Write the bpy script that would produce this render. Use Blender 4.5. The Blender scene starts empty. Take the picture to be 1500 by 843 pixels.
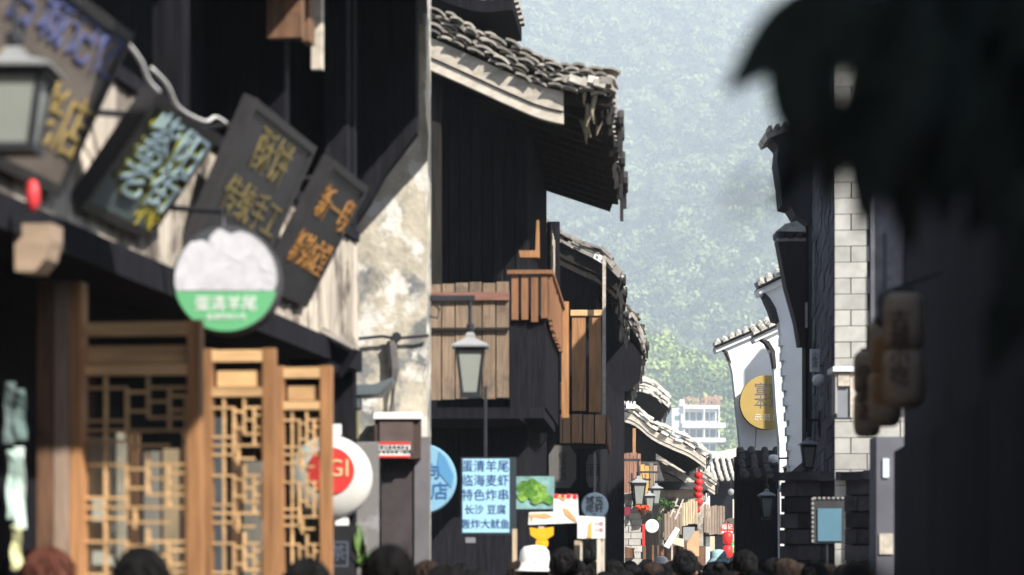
import bpy, bmesh, math, random
import numpy as np
from mathutils import Vector, Matrix, Euler

SC = bpy.context.scene
COL = SC.collection
RN = random.Random(11)
rad = math.radians

# ------------------------------------------------------------------ camera, world, sun, exposure
F, HY, CZ = 3541.7, 815.0, 1.66            # focal length in px of a 1500 px wide frame, horizon row, eye height
cd = bpy.data.cameras.new('camera')
cam = bpy.data.objects.new('camera', cd); COL.objects.link(cam)
cam.location = (0, 0, CZ); cam.rotation_euler = (rad(90), 0, 0)
cd.lens = 85; cd.sensor_width = 36; cd.shift_y = (HY - 421.5) / 1500
cd.clip_start = 0.1; cd.clip_end = 6000
cd.dof.use_dof = True; cd.dof.focus_distance = 42.0; cd.dof.aperture_fstop = 2.9
SC.camera = cam

TO_SUN = Vector((0.8, -0.9, 1.0)).normalized()
sd = bpy.data.lights.new('sun', 'SUN'); sun = bpy.data.objects.new('sun', sd); COL.objects.link(sun)
sun.rotation_euler = (-TO_SUN).to_track_quat('-Z', 'Y').to_euler()
sd.energy = 5.0; sd.angle = rad(0.5); sd.color = (1.0, 0.95, 0.86)
w = bpy.data.worlds.new('World'); SC.world = w; w.use_nodes = True
wn = w.node_tree.nodes; wl = w.node_tree.links
sky = wn.new('ShaderNodeTexSky'); sky.sky_type = 'NISHITA'; sky.sun_disc = False
sky.sun_elevation = math.asin(TO_SUN.z); sky.sun_rotation = math.atan2(TO_SUN.x, TO_SUN.y)
bg = wn['Background']; wl.new(sky.outputs[0], bg.inputs[0]); bg.inputs[1].default_value = 0.07
SC.view_settings.view_transform = 'Standard'; SC.view_settings.look = 'None'
SC.view_settings.exposure = 1.25; SC.view_settings.gamma = 1.0
try:
    SC.cycles.max_bounces = 6; SC.cycles.volume_bounces = 4; SC.cycles.transparent_max_bounces = 12
    SC.cycles.use_denoising = True
except Exception:
    pass

def W(px, py, Y):
    return Vector(((px - 750) / F * Y, Y, CZ + (HY - py) / F * Y))
def WX(px, Y): return (px - 750) / F * Y
def WZ(py, Y): return CZ + (HY - py) / F * Y

# ------------------------------------------------------------------ materials
MATS = {}
def mat(name, col, var=.25, sc=6., st=(1, 1, 1), rough=.85, bump=.2, rnd=.2, col2=None, thr=.55, sc2=2., soft=.04, col3=None, spec=.3, metal=0.):
    if name in MATS: return MATS[name]
    m = bpy.data.materials.new(name); m.use_nodes = True
    n, l = m.node_tree.nodes, m.node_tree.links
    b = n['Principled BSDF']
    g = n.new('ShaderNodeNewGeometry'); mp = n.new('ShaderNodeMapping')
    mp.inputs['Scale'].default_value = st
    l.new(g.outputs['Position'], mp.inputs['Vector'])
    oi = n.new('ShaderNodeObjectInfo')
    nz = n.new('ShaderNodeTexNoise'); nz.noise_dimensions = '4D'
    nz.inputs['Scale'].default_value = sc; nz.inputs['Detail'].default_value = 5; nz.inputs['Roughness'].default_value = .65
    l.new(mp.outputs[0], nz.inputs['Vector'])
    mu = n.new('ShaderNodeMath'); mu.operation = 'MULTIPLY'; mu.inputs[1].default_value = 40.
    l.new(oi.outputs['Random'], mu.inputs[0]); l.new(mu.outputs[0], nz.inputs['W'])
    rp = n.new('ShaderNodeValToRGB')
    c = list(col)
    rp.color_ramp.elements[0].position = .3; rp.color_ramp.elements[1].position = .7
    rp.color_ramp.elements[0].color = [max(0, x * (1 - var)) for x in c] + [1]
    rp.color_ramp.elements[1].color = [min(1, x * (1 + var)) for x in c] + [1]
    l.new(nz.outputs['Fac'], rp.inputs[0])
    out = rp.outputs[0]
    def patch(out, colx, scale, th):
        n2 = n.new('ShaderNodeTexNoise'); n2.inputs['Scale'].default_value = scale; n2.inputs['Detail'].default_value = 7
        n2.inputs['Roughness'].default_value = .6
        l.new(g.outputs['Position'], n2.inputs['Vector'])
        r2 = n.new('ShaderNodeValToRGB'); r2.color_ramp.elements[0].position = th; r2.color_ramp.elements[1].position = th + soft
        l.new(n2.outputs['Fac'], r2.inputs[0])
        mx = n.new('ShaderNodeMix'); mx.data_type = 'RGBA'
        l.new(r2.outputs[0], mx.inputs['Factor']); l.new(out, mx.inputs['A']); mx.inputs['B'].default_value = list(colx) + [1]
        return mx.outputs['Result']
    if col2: out = patch(out, col2, sc2, thr)
    if col3: out = patch(out, col3, sc2 * 2.3, thr + .03)
    if rnd:
        hs = n.new('ShaderNodeHueSaturation')
        mr = n.new('ShaderNodeMapRange'); mr.inputs['To Min'].default_value = 1 - rnd; mr.inputs['To Max'].default_value = 1 + rnd
        l.new(oi.outputs['Random'], mr.inputs['Value']); l.new(mr.outputs[0], hs.inputs['Value'])
        l.new(out, hs.inputs['Color']); out = hs.outputs[0]
    l.new(out, b.inputs['Base Color'])
    b.inputs['Roughness'].default_value = rough; b.inputs['Specular IOR Level'].default_value = spec
    b.inputs['Metallic'].default_value = metal
    if bump:
        bp = n.new('ShaderNodeBump'); bp.inputs['Strength'].default_value = bump; bp.inputs['Distance'].default_value = .02
        l.new(nz.outputs['Fac'], bp.inputs['Height']); l.new(bp.outputs[0], b.inputs['Normal'])
    MATS[name] = m
    return m
GV = (14, 14, 1.2)          # grain running vertically
GH = (1.5, 1.5, 16)         # grain running horizontally
def glass_mat():
    if 'glass' in MATS: return MATS['glass']
    m = bpy.data.materials.new('glass'); m.use_nodes = True
    n, l = m.node_tree.nodes, m.node_tree.links
    n.remove(n['Principled BSDF'])
    t = n.new('ShaderNodeBsdfTransparent'); t.inputs[0].default_value = (.86, .88, .86, 1)
    g = n.new('ShaderNodeBsdfGlossy'); g.inputs['Roughness'].default_value = .06
    mx = n.new('ShaderNodeMixShader'); mx.inputs[0].default_value = .07; l.new(t.outputs[0], mx.inputs[1]); l.new(g.outputs[0], mx.inputs[2])
    l.new(mx.outputs[0], n['Material Output'].inputs['Surface'])
    MATS['glass'] = m
    return m
GLASS = glass_mat()
DARKWOOD = mat('dark_wood', (.024, .021, .020), .5, 3, GV, .85, .3, spec=.1)
BLACKWOOD = mat('black_wood', (.0155, .0155, .0195), .5, 3, GV, .9, .3, spec=.04)
BROWN = mat('brown_wood', (.16, .085, .05), .5, 3, GV, .7, .25, .2, (.07, .045, .035), .56, 5, .1)
ORANGE = mat('orange_wood', (.38, .19, .085), .35, 3, GV, .6, .2)
ORANGEH = mat('orange_wood_rail', (.60, .38, .19), .3, 3, GH, .6, .2)
GREYPLANK = mat('grey_plank', (.23, .165, .115), .4, 3, GV, .85, .3, .2, (.12, .095, .075), .57, 4, .12)
REDRAIL = mat('red_rail', (.23, .11, .085), .3, 3, GH, .8, .2)
PALEBOARD = mat('pale_board', (.50, .44, .37), .45, 3, GV, .9, .3, .25, (.17, .145, .125), .50, 4, .12, spec=.1)
PLASTER = mat('old_plaster', (.47, .425, .35), .25, 7, (1, 1, 1), .95, .9, 0, (.20, .205, .205), .505, 2.3, .07, (.66, .64, .60), spec=.1)
WHITEWALL = mat('white_wall', (.86, .86, .85), .05, 3, (1, 1, 1), .9, .1, 0, (.62, .63, .62), .62, 1.2, .2)
TILE = mat('roof_tile', (.30, .275, .245), .45, 9, (1, 1, 1), .9, .3, .35, (.12, .12, .12), .56, 7, .1)
PALETILE = mat('pale_tile', (.52, .49, .44), .35, 9, (1, 1, 1), .9, .3, .25, (.22, .21, .2), .6, 8, .1)
DARKTILE = mat('dark_tile', (.06, .058, .058), .4, 9, (1, 1, 1), .9, .3, .3)
FASCIA = mat('pale_fascia', (.48, .43, .365), .35, 3, (3, 3, 6), .85, .2, .1)
BRICK = mat('stone_brick', (.43, .42, .395), .22, 5, (1, 1, 1), .92, .3, .13)
MORTAR = mat('mortar', (.36, .35, .33), .15, 12, (1, 1, 1), .95, .3, 0)
IRON = mat('dark_iron', (.035, .037, .045), .2, 8, (1, 1, 1), .5, .1, .1, metal=.3)
LAMPCAP = mat('lamp_cap', (.30, .31, .32), .15, 8, (1, 1, 1), .45, .05, .1)
FROST = mat('frosted_glass', (.27, .29, .265), .08, 4, (1, 1, 1), .25, 0, .05, spec=.5)
STONE = mat('paving', (.20, .19, .18), .25, 5, (1, 1, 1), .85, .2, .1)
WHITE = mat('white_paint', (.85, .85, .84), .04, 4, (1, 1, 1), .5, 0, 0)
BLACKP = mat('black_paint', (.02, .02, .022), .1, 4, (1, 1, 1), .5, 0, 0)
GOLD = mat('gold_paint', (.46, .33, .10), .2, 20, (1, 1, 1), .45, .1, 0)
AMBER = mat('amber_paint', (.50, .23, .05), .25, 20, (1, 1, 1), .5, .1, 0)
SKIN = mat('skin', (.48, .29, .21), .08, 20, (1, 1, 1), .55, .05, 0)

# ------------------------------------------------------------------ mesh builder
class MB:
    def __init__(s): s.v = []; s.f = []; s.M = None
    def add(s, vs, fs):
        b = len(s.v)
        for p in vs:
            p = Vector(p)
            s.v.append(tuple(s.M @ p) if s.M else tuple(p))
        s.f += [tuple(i + b for i in f) for f in fs]
        return s
    def bx(s, x0, x1, y0, y1, z0, z1):
        return s.add([(x0, y0, z0), (x1, y0, z0), (x1, y1, z0), (x0, y1, z0), (x0, y0, z1), (x1, y0, z1), (x1, y1, z1), (x0, y1, z1)],
                     [(0, 3, 2, 1), (4, 5, 6, 7), (0, 1, 5, 4), (1, 2, 6, 5), (2, 3, 7, 6), (3, 0, 4, 7)])
    def box(s, c, d, rot=None):
        m = Matrix.Translation(c) @ (rot.to_4x4() if rot else Matrix.Identity(4))
        h = [x / 2 for x in d]
        vs = [m @ Vector((a * h[0], b * h[1], e * h[2])) for e in (-1, 1) for a, b in ((-1, -1), (1, -1), (1, 1), (-1, 1))]
        return s.add(vs, [(0, 3, 2, 1), (4, 5, 6, 7), (0, 1, 5, 4), (1, 2, 6, 5), (2, 3, 7, 6), (3, 0, 4, 7)])
    def beam(s, a, b, w, h):
        a, b = Vector(a), Vector(b); d = b - a
        q = d.to_track_quat('Y', 'Z').to_matrix()
        return s.box((a + b) / 2, (w, d.length, h), q)
    def tube(s, pts, r, n=8):
        pts = [Vector(p) for p in pts]; k = len(pts)
        rs = r if isinstance(r, (list, tuple)) else [r] * k
        vs = []
        for i, p in enumerate(pts):
            d = (pts[min(i + 1, k - 1)] - pts[max(i - 1, 0)]).normalized()
            q = d.to_track_quat('Z', 'X').to_matrix()
            for j in range(n):
                a = 2 * math.pi * j / n
                vs.append(p + q @ Vector((math.cos(a) * rs[i], math.sin(a) * rs[i], 0)))
        fs = [(i * n + j, i * n + (j + 1) % n, (i + 1) * n + (j + 1) % n, (i + 1) * n + j) for i in range(k - 1) for j in range(n)]
        fs += [tuple(range(n - 1, -1, -1)), tuple((k - 1) * n + j for j in range(n))]
        return s.add(vs, fs)
    def lathe(s, prof, n=16, c=(0, 0, 0), axis='z', a0=0.):
        vs = []
        for r, z in prof:
            for j in range(n):
                a = a0 + 2 * math.pi * j / n
                p = (r * math.cos(a), r * math.sin(a), z)
                if axis == 'y': p = (p[0], z, p[1])
                if axis == 'x': p = (z, p[0], p[1])
                vs.append(Vector(p) + Vector(c))
        k = len(prof)
        fs = [(i * n + j, i * n + (j + 1) % n, (i + 1) * n + (j + 1) % n, (i + 1) * n + j) for i in range(k - 1) for j in range(n)]
        fs += [tuple(range(n - 1, -1, -1)), tuple((k - 1) * n + j for j in range(n))]
        return s.add(vs, fs)
    def prism(s, poly, d0, d1, plane='xz'):
        n = len(poly)
        def P(a, b, d): return (a, d, b) if plane == 'xz' else ((d, a, b) if plane == 'yz' else (a, b, d))
        vs = [P(a, b, d0) for a, b in poly] + [P(a, b, d1) for a, b in poly]
        fs = [tuple(range(n)), tuple(range(2 * n - 1, n - 1, -1))] + [(i, i + n, (i + 1) % n + n, (i + 1) % n) for i in range(n)]
        return s.add(vs, fs)
    def mesh(s, name):
        me = bpy.data.meshes.new(name); me.from_pydata(s.v, [], s.f); me.update()
        bm = bmesh.new(); bm.from_mesh(me); bmesh.ops.recalc_face_normals(bm, faces=bm.faces); bm.to_mesh(me); bm.free()
        return me
    def build(s, name, m, parent=None, smooth=False, kind=None, label=None):
        me = s.mesh(name); me.materials.append(m)
        if smooth: me.polygons.foreach_set('use_smooth', [True] * len(me.polygons))
        o = bpy.data.objects.new(name, me); COL.objects.link(o)
        if parent: o.parent = parent
        if kind: o['kind'] = kind
        if label: o['label'] = label
        return o

def thing(name, label, cat, loc=(0, 0, 0), rz=0., group=None):
    o = bpy.data.objects.new(name, None); COL.objects.link(o)
    o.empty_display_size = .2
    o.location = loc; o.rotation_euler = (0, 0, rz); o['label'] = label; o['category'] = cat
    if group: o['group'] = group
    return o
def tag(o, label, cat, group=None):
    o['label'] = label; o['category'] = cat
    if group: o['group'] = group
    return o
def child(name, me, parent, loc=(0, 0, 0), rot=None, sc=None):
    o = bpy.data.objects.new(name, me); COL.objects.link(o); o.parent = parent
    o.location = loc
    if rot is not None: o.rotation_euler = rot if isinstance(rot, (tuple, Euler)) else rot.to_euler()
    if sc is not None: o.scale = sc
    return o
UNIT = {}
def piece(name, m, parent, c, d, rot=None):
    """one plank, brick, slat or bar: a unit block (shared mesh per material) scaled to size"""
    key = (name, m.name)
    if key not in UNIT:
        me = MB().bx(-.5, .5, -.5, .5, -.5, .5).mesh(name); me.materials.append(m); UNIT[key] = me
    return child(name, UNIT[key], parent, c, rot, d)
def dup(root, loc, rz, label=None, group=None, scale=None):
    r = root.copy(); COL.objects.link(r); r.location = loc; r.rotation_euler = (0, 0, rz)
    if scale: r.scale = (scale,) * 3
    if label: r['label'] = label
    if group: r['group'] = group
    for ch in list(root.children):
        c = ch.copy(); COL.objects.link(c); c.parent = r
        for g in list(ch.children):
            d = g.copy(); COL.objects.link(d); d.parent = c
    return r
TXT = {}
def text(s, size, m, parent, loc, rot=(rad(90), 0, 0), name='lettering', ext=.0015, stretch=(1, 1, 1), off=0., sp=1.0):
    key = (s, m.name, ext, off, sp)
    if key not in TXT:
        cu = bpy.data.curves.new('lettering', 'FONT'); cu.body = s; cu.size = 1; cu.align_x = 'CENTER'; cu.align_y = 'CENTER'
        cu.extrude = ext / .1; cu.offset = off; cu.resolution_u = 2; cu.space_line = sp
        to = bpy.data.objects.new('lettering', cu); COL.objects.link(to)
        me = bpy.data.meshes.new_from_object(to.evaluated_get(bpy.context.evaluated_depsgraph_get()))
        bpy.data.objects.remove(to)
        me.materials.clear(); me.materials.append(m); TXT[key] = me
    return child(name, TXT[key], parent, loc, rot, (size * stretch[0], size * stretch[1], .1))
def loc_of(root):
    m = Matrix.Translation(root.location) @ Matrix.Rotation(root.rotation_euler.z, 4, 'Z')
    mi = m.inverted()
    return lambda px, py, Y: mi @ W(px, py, Y)
# ------------------------------------------------------------------ the setting: ground, lane, hills
def structure(o): o['kind'] = 'structure'; return o
gm = MB(); gm.add([(-1895, -395, -.01), (2395, -395, -.01), (2395, 2795, -.01), (-1895, 2795, -.01)], [(0, 1, 2, 3)])
structure(gm.build('ground', mat('earth', (.12, .11, .09), .3, 1)))
lane = thing('lane', '', ''); del lane['label']; del lane['category']; lane['kind'] = 'structure'
lm_ = MB(); lm_.add([(-4, -6, -.006), (5, -6, -.006), (11, 110, -.006), (-1, 110, -.006)], [(0, 1, 2, 3)])
lm_.build('paving_bed', mat('pale_paving', (.42, .41, .39), .2, 2), lane)
for i in range(16):
    for j in range(7):
        piece('paving_stone', STONE, lane, (-2.6 + j * .72 + i * .062 + (i % 2) * .2, 3 + i * .62, .012 + RN.uniform(-.003, .003)), (.70, .60, .03))

# hills: terrain sheets and the woods on them
KN, KF = 1.95, 2.5
def hill_h(x, y):
    a = np.clip((y / KN - 300) / 110, 0, 1); near = KN * (30 * a * a * (3 - 2 * a) + 6 * np.sin(x / 31 + 1) * a)
    x, y = x / KF, y / KF
    b = np.clip((y - 330) / 500, 0, 1.0); far = KF * (205 * b ** 1.05 + 12 * np.sin(x / 70 + y / 90) * np.clip(b * 3, 0, 1) + 6 * np.sin(x / 23 - y / 37) * np.clip(b * 4, 0, 1))
    fall = np.clip(1.15 - np.abs(x - 80) / 900, .2, 1)
    return np.maximum(near, far) * fall
xs = np.linspace(-1700, 2200, 121); ys = np.linspace(575, 2600, 100)
XX, YY = np.meshgrid(xs, ys); ZZ = hill_h(XX, YY) - .5
hv = np.stack([XX.ravel(), YY.ravel(), ZZ.ravel()], 1); nx, ny = 121, 100
hf = [(j * nx + i, j * nx + i + 1, (j + 1) * nx + i + 1, (j + 1) * nx + i) for j in range(ny - 1) for i in range(nx - 1)]
hm = bpy.data.meshes.new('hill'); hm.from_pydata(hv.tolist(), [], hf); hm.materials.append(mat('hill_soil', (.05, .065, .03), .3, .1))
ho = bpy.data.objects.new('hill', hm); COL.objects.link(ho); structure(ho)

def leaf_mat(name, cols, sc=.15):
    m = bpy.data.materials.new(name); m.use_nodes = True
    n, l = m.node_tree.nodes, m.node_tree.links
    b = n['Principled BSDF']
    g = n.new('ShaderNodeNewGeometry'); nz = n.new('ShaderNodeTexNoise'); nz.inputs['Scale'].default_value = sc; nz.inputs['Detail'].default_value = 3
    l.new(g.outputs['Position'], nz.inputs['Vector'])
    rp = n.new('ShaderNodeValToRGB'); e = rp.color_ramp.elements
    e[0].position = .3; e[0].color = (*cols[0], 1); e[1].position = .7; e[1].color = (*cols[2], 1)
    k = e.new(.5); k.color = (*cols[1], 1)
    at = n.new('ShaderNodeAttribute'); at.attribute_name = 'tint'
    mxx = n.new('ShaderNodeMix'); mxx.inputs['Factor'].default_value = .6
    l.new(nz.outputs['Fac'], mxx.inputs['A']); l.new(at.outputs['Fac'], mxx.inputs['B'])
    l.new(mxx.outputs['Result'], rp.inputs[0]); l.new(rp.outputs[0], b.inputs['Base Color']); b.inputs['Roughness'].default_value = .7
    return m
def wood_mass(name, centres, radii, per, size, m, seed):
    """crowns as clouds of small leaf-clump faces"""
    r = np.random.RandomState(seed)
    n = len(centres); k = n * per
    d = r.normal(size=(k, 3)); d /= np.linalg.norm(d, axis=1)[:, None]
    d[:, 2] = np.where(d[:, 2] < -.3, -d[:, 2], d[:, 2])
    rr = np.repeat(radii, per); c = np.repeat(centres, per, axis=0)
    p = c + d * (rr * (.62 + .42 * r.rand(k)))[:, None] * np.array([1, 1, .85])
    nrm = d * .8 + r.normal(size=(k, 3)) * .45; nrm /= np.linalg.norm(nrm, axis=1)[:, None]
    t = np.cross(nrm, r.normal(size=(k, 3))); t /= np.linalg.norm(t, axis=1)[:, None]; u = np.cross(nrm, t)
    s = (size * (.6 + .8 * r.rand(k)))[:, None] * np.repeat(radii / np.mean(radii), per)[:, None] ** .5
    v = np.stack([p - t * s, p - u * s * .6, p + t * s, p + u * s * .6], 1).reshape(-1, 3)
    me = bpy.data.meshes.new(name); me.vertices.add(len(v)); me.vertices.foreach_set('co', v.ravel())
    me.loops.add(k * 4); me.loops.foreach_set('vertex_index', np.arange(k * 4))
    me.polygons.add(k); me.polygons.foreach_set('loop_start', np.arange(k) * 4)
    ta = me.attributes.new('tint', 'FLOAT', 'FACE'); ta.data.foreach_set('value', np.repeat(r.rand(n), per).astype(np.float32))
    me.update(calc_edges=True); me.materials.append(m)
    o = bpy.data.objects.new(name, me); COL.objects.link(o)
    return o
rs = np.random.RandomState(3)
WOODM = leaf_mat('wood_leaves', [(.006, .024, .014), (.045, .095, .025), (.19, .24, .09)], .03)
WOODN = leaf_mat('near_wood_leaves', [(.05, .11, .025), (.16, .25, .05), (.29, .36, .10)], .06)
# far slope, dense in the wedge a viewer in the lane can see
N = 9500
yy = KF * (335 + 515 * rs.rand(N)); cx = yy * .095; xx = cx + (rs.rand(N) - .5) * (KF * 60 + yy * .13)
rad_ = KF * (1.0 + 2.4 * rs.rand(N) ** 2)
wm = wood_mass('far_wood', np.stack([xx, yy, hill_h(xx, yy) + rad_ * .5], 1), rad_, 74, .95, WOODM, 5); wm['kind'] = 'stuff'
N = 1100
yy = KN * (312 + 136 * rs.rand(N)); xx = yy * .085 + (rs.rand(N) - .5) * 130
rad_ = KN * (1.5 + 2.4 * rs.rand(N))
keep = ~((yy < 640) & (np.abs(xx - .0768 * yy) < 10))
wm = wood_mass('near_wood', np.stack([xx, yy, hill_h(xx, yy) + rad_ * .6], 1)[keep], rad_[keep], 100, .75, WOODN, 6); wm['kind'] = 'stuff'

# ------------------------------------------------------------------ roofs
def resample(path, seg):
    out = [Vector(path[0])]
    for a, b in zip(path[:-1], path[1:]):
        a, b = Vector(a), Vector(b); k = max(1, int(round((b - a).length / seg)))
        out += [a.lerp(b, (i + 1) / k) for i in range(k)]
    return out
def smooth_path(p, n=24):
    p = [Vector(q) for q in p]; out = []
    L = [p[0] * 2 - p[1]] + p + [p[-1] * 2 - p[-2]]
    for i in range(1, len(L) - 2):
        a, b, c, d = L[i - 1:i + 3]
        for k in range(n // (len(p) - 1)):
            t = k / (n // (len(p) - 1))
            out.append(.5 * ((2 * b) + (c - a) * t + (2 * a - 5 * b + 4 * c - d) * t * t + (3 * b - a - 3 * c + d) * t ** 3))
    out.append(p[-1])
    return out
def tile_rows(mb, path, cross, offs, r=.06, seg=.17, jit=.012, lift=.0, rn=None):
    """barrel tile rows: overlapping half-round tiles along a 3-D path, repeated at offsets along cross"""
    rn = rn or RN; cross = Vector(cross)
    for o in offs:
        pts = resample([Vector(p) + cross * o for p in path], seg)
        for a, b in zip(pts[:-1], pts[1:]):
            d = (b - a).normalized(); up = cross.cross(d)
            if up.z < 0: up = -up
            a2, b2 = a - d * .02, b + d * .03
            j = up * rn.uniform(0, jit) + cross * rn.uniform(-jit, jit); rr = r * rn.uniform(.9, 1.08)
            vs = []
            for q, lf in ((a2, 0), (b2, .016)):
                for k in range(5):
                    t = math.pi * k / 4
                    vs.append(q + j + cross * math.cos(t) * rr + up * (math.sin(t) * rr + lf + lift))
            mb.add(vs, [(i, i + 1, i + 6, i + 5) for i in range(4)] + [(5, 6, 7, 8, 9)])

def arch_tile(name, m, parent, c, d, rot):
    """thin curved roof tile, bowed upwards along its length"""
    key = (name, m.name, 'arch')
    if key not in UNIT:
        mb = MB(); n = 5; vs = []
        for i in range(n + 1):
            x = -.5 + i / n; z = .36 * math.cos(x * math.pi) - .15
            vs += [(x, -.5, z), (x, .5, z), (x, .5, z - .42), (x, -.5, z - .42)]
        fs = [(0, 3, 2, 1), tuple(n * 4 + k for k in range(4))]
        for i in range(n):
            for k in range(4): fs.append((i * 4 + k, i * 4 + (k + 1) % 4, (i + 1) * 4 + (k + 1) % 4, (i + 1) * 4 + k))
        mb.add(vs, fs); me = mb.mesh(name); me.materials.append(m); UNIT[key] = me
    return child(name, UNIT[key], parent, c, rot, d)
def gable_house(name, label, Y, verge, wall_px, D, ang, th=.12, setback=.5, courses=3, wallm=DARKWOOD, gablem=None, tilem=TILE, barge=FASCIA,
                pitch=.21, eave_parts=False, ragged=True, left_px=None, barge_end=None, rafters=True, verge_part=False, wall_bottom=0., verge_d=.26):
    ang = rad(ang)
    root = thing(name, label, 'house', (WX(wall_px, Y), Y, 0), -ang)
    lp = loc_of(root)
    P = [lp(px, py, Y) for px, py in verge]; P = smooth_path([(p.x, 0, p.z) for p in P])
    P2 = [(p.x, p.z) for p in P]
    dz = lambda d: [(a, b - d) for a, b in P2]
    MB().prism(dz(th) + dz(th + .07)[::-1], 0, D, 'xz').build('roof_deck', DARKWOOD, root)
    mb = MB(); tile_rows(mb, [Vector((a, 0, b - th)) for a, b in P2], (0, 1, 0), [.14 + i * pitch for i in range(int(D / pitch))], r=.062)
    mb.build('roof_tiles', tilem, root, kind='stuff')
    # verge: courses of flat tiles laid along the gable edge
    seg = .10 if verge_part else .17
    Q = resample([Vector((a, 0, b)) for a, b in P2], seg)
    vm = MB()
    for c in range(courses):
        h = th / courses
        for i, (a, b) in enumerate(zip(Q[:-1], Q[1:])):
            if RN.random() < .08: continue
            d = (b - a); q = d.normalized().to_track_quat('X', 'Z').to_matrix()
            ctr = (a + b) / 2 + Vector((d.x * (.5 if c % 2 else 0) + RN.uniform(-.02, .02), verge_d / 2 - .1 + RN.uniform(-.04, .04), -th + h * (c + .5) + RN.uniform(-.014, .014)))
            q = q @ Euler((RN.uniform(-.06, .06), RN.uniform(-.12, .12), RN.uniform(-.15, .15))).to_matrix()
            dim = (seg * RN.uniform(.8, 1.15), verge_d + RN.uniform(-.04, .05), h * RN.uniform(.5, .95))
            if verge_part: arch_tile('verge_tile', tilem, root, ctr, (dim[0] * 1.15, dim[1], h * RN.uniform(.9, 1.4)), q)
            else: vm.box(ctr, dim, q)
    if not verge_part: vm.build('verge_tiles', tilem, root, kind='stuff')
    if barge:
        xe = lp(barge_end, 500, Y).x if barge_end else 1e9
        dzb = lambda d: [(a, b - d) for a, b in P2 if a <= xe]
        MB().prism(dzb(th + .02) + dzb(th + .16)[::-1], -.05, -.01, 'xz').build('bargeboard', barge, root)
        MB().prism(dzb(th + .17) + dzb(th + .25)[::-1], -.03, .03, 'xz').build('purlin_board', barge, root)
    zx = lambda x: np.interp(x, [p[0] for p in P2], [p[1] for p in P2])
    xl = lp(left_px, 500, Y).x if left_px else P2[0][0]
    top = [(xl, float(zx(xl)) - th - .06)] + [(a, b - th - .06) for a, b in P2 if xl < a < 0] + [(0, float(zx(0)) - th - .06)]
    MB().prism([(xl, wall_bottom)] + [(0, wall_bottom)] + top[::-1], setback, setback + .1, 'xz').build('gable_wall', gablem or wallm, root)
    MB().bx(-.12, 0, setback + .1, D - .05, wall_bottom, float(zx(0)) - th - .05).build('front_wall', wallm, root)
    MB().bx(xl, -.12, D - .15, D - .05, 0, float(zx(xl)) - th - .6).build('back_wall', wallm, root)
    # eave: round tile ends and hanging drip tiles
    ex, ez = P2[-1]
    em = MB(); k = int(D / pitch)
    for i in range(k):
        y = .14 + i * pitch; j = RN.uniform(-.03, .09) if ragged else 0
        em.lathe([(.055, -.02), (.066, 0), (.066, .03), (.05, .035)], 8, (ex - .01 + j, y, ez - th + .02), 'x')
        if RN.random() < (.85 if ragged else 1):
            L = RN.uniform(.08, .26) if ragged else .1
            em.prism([(y + .04, ez - th - .01), (y + pitch - .04, ez - th - .01), (y + pitch / 2 + .03, ez - th - L * .7), (y + pitch / 2, ez - th - L)], ex - .02 + j, ex + .01 + j, 'yz')
    em.build('eave_tiles', tilem if not ragged else DARKTILE, root, kind='stuff')
    if rafters:
        rm = MB(); i0 = max(0, next((i for i, p in enumerate(P2) if p[0] > -.4), 0))
        for y in np.arange(.25, D, .34):
            a = P2[i0]; rm.beam((a[0], y, a[1] - th - .12), (ex - .06, y, ez - th - .12), .07, .09)
        rm.build('rafters', DARKWOOD, root, kind='stuff')
    root['_z0'] = float(zx(0)); del root['_z0']
    return root, lp, P2

def planks(root, m, x0, x1, y, z0, z1, n, t=.025, gap=.008, name='plank', jit=.012, axis='x'):
    wd = (x1 - x0) / n
    for i in range(n):
        c = x0 + wd * (i + .5)
        zc, h = (z0 + z1) / 2 + RN.uniform(-jit, jit), z1 - z0
        if axis == 'x': piece(name, m, root, (c, y + RN.uniform(-.004, .004), zc), (wd - gap, t, h))
        else: piece(name, m, root, (y + RN.uniform(-.004, .004), c, zc), (t, wd - gap, h))

# ------------------------------------------------------------------ near shop house on the left
AA = rad(7.3)
XA = lambda Y: -2.52 + .127 * Y
def A_root(name, label, cat, Y, z=0., n=0., group=None):
    return thing(name, label, cat, (XA(Y) + n * math.cos(AA), Y - n * math.sin(AA), z), -AA, group)
A = A_root('shop_house', 'dark timber shop house at left with pale board band and open lattice doors', 'house', 6.0)
la = loc_of(A)
yy_ = -1.2
while yy_ < 7.15:
    wd = RN.uniform(.11, .17)
    piece('wall_board', PALEBOARD, A, (-.02 + RN.uniform(-.006, .006), yy_ + wd / 2, 3.06 + RN.uniform(-.006, .006)), (.025, wd - .008, .60))
    yy_ += wd
MB().bx(-.06, -.035, -17, 7.2, 2.7, 3.35).build('board_backing', BLACKWOOD, A)
MB().bx(-.25, .03, -17, 7.2, 2.66, 2.77).build('jetty_beam', BLACKWOOD, A)
MB().bx(-.08, .015, -17, 7.2, 3.365, 3.42).build('sill_beam', BLACKWOOD, A)
MB().bx(-.9, -.85, -17, 8.3, 3.2, 5.7).build('recess_wall', BLACKWOOD, A)
MB().bx(-.85, -.06, -17, 7.2, 3.30, 3.35).build('recess_floor', BLACKWOOD, A)
MB().bx(-.65, -.6, -17, 8.0, 0, 2.7).build('ground_wall', BLACKWOOD, A)
MB().bx(-.6, -.25, -17, 7.2, 2.62, 2.66).build('soffit', BLACKWOOD, A)
MB().bx(-3.5, -.02, 7.2, 7.3, 0, 5.6).build('end_wall', BLACKWOOD, A)
for yp in (-3.6, -1.8, 0., 1.9, 3.75, 5.6, 7.12):
    piece('post', BLACKWOOD, A, (-.09, yp, 4.3), (.12, .12, 1.75))
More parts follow.
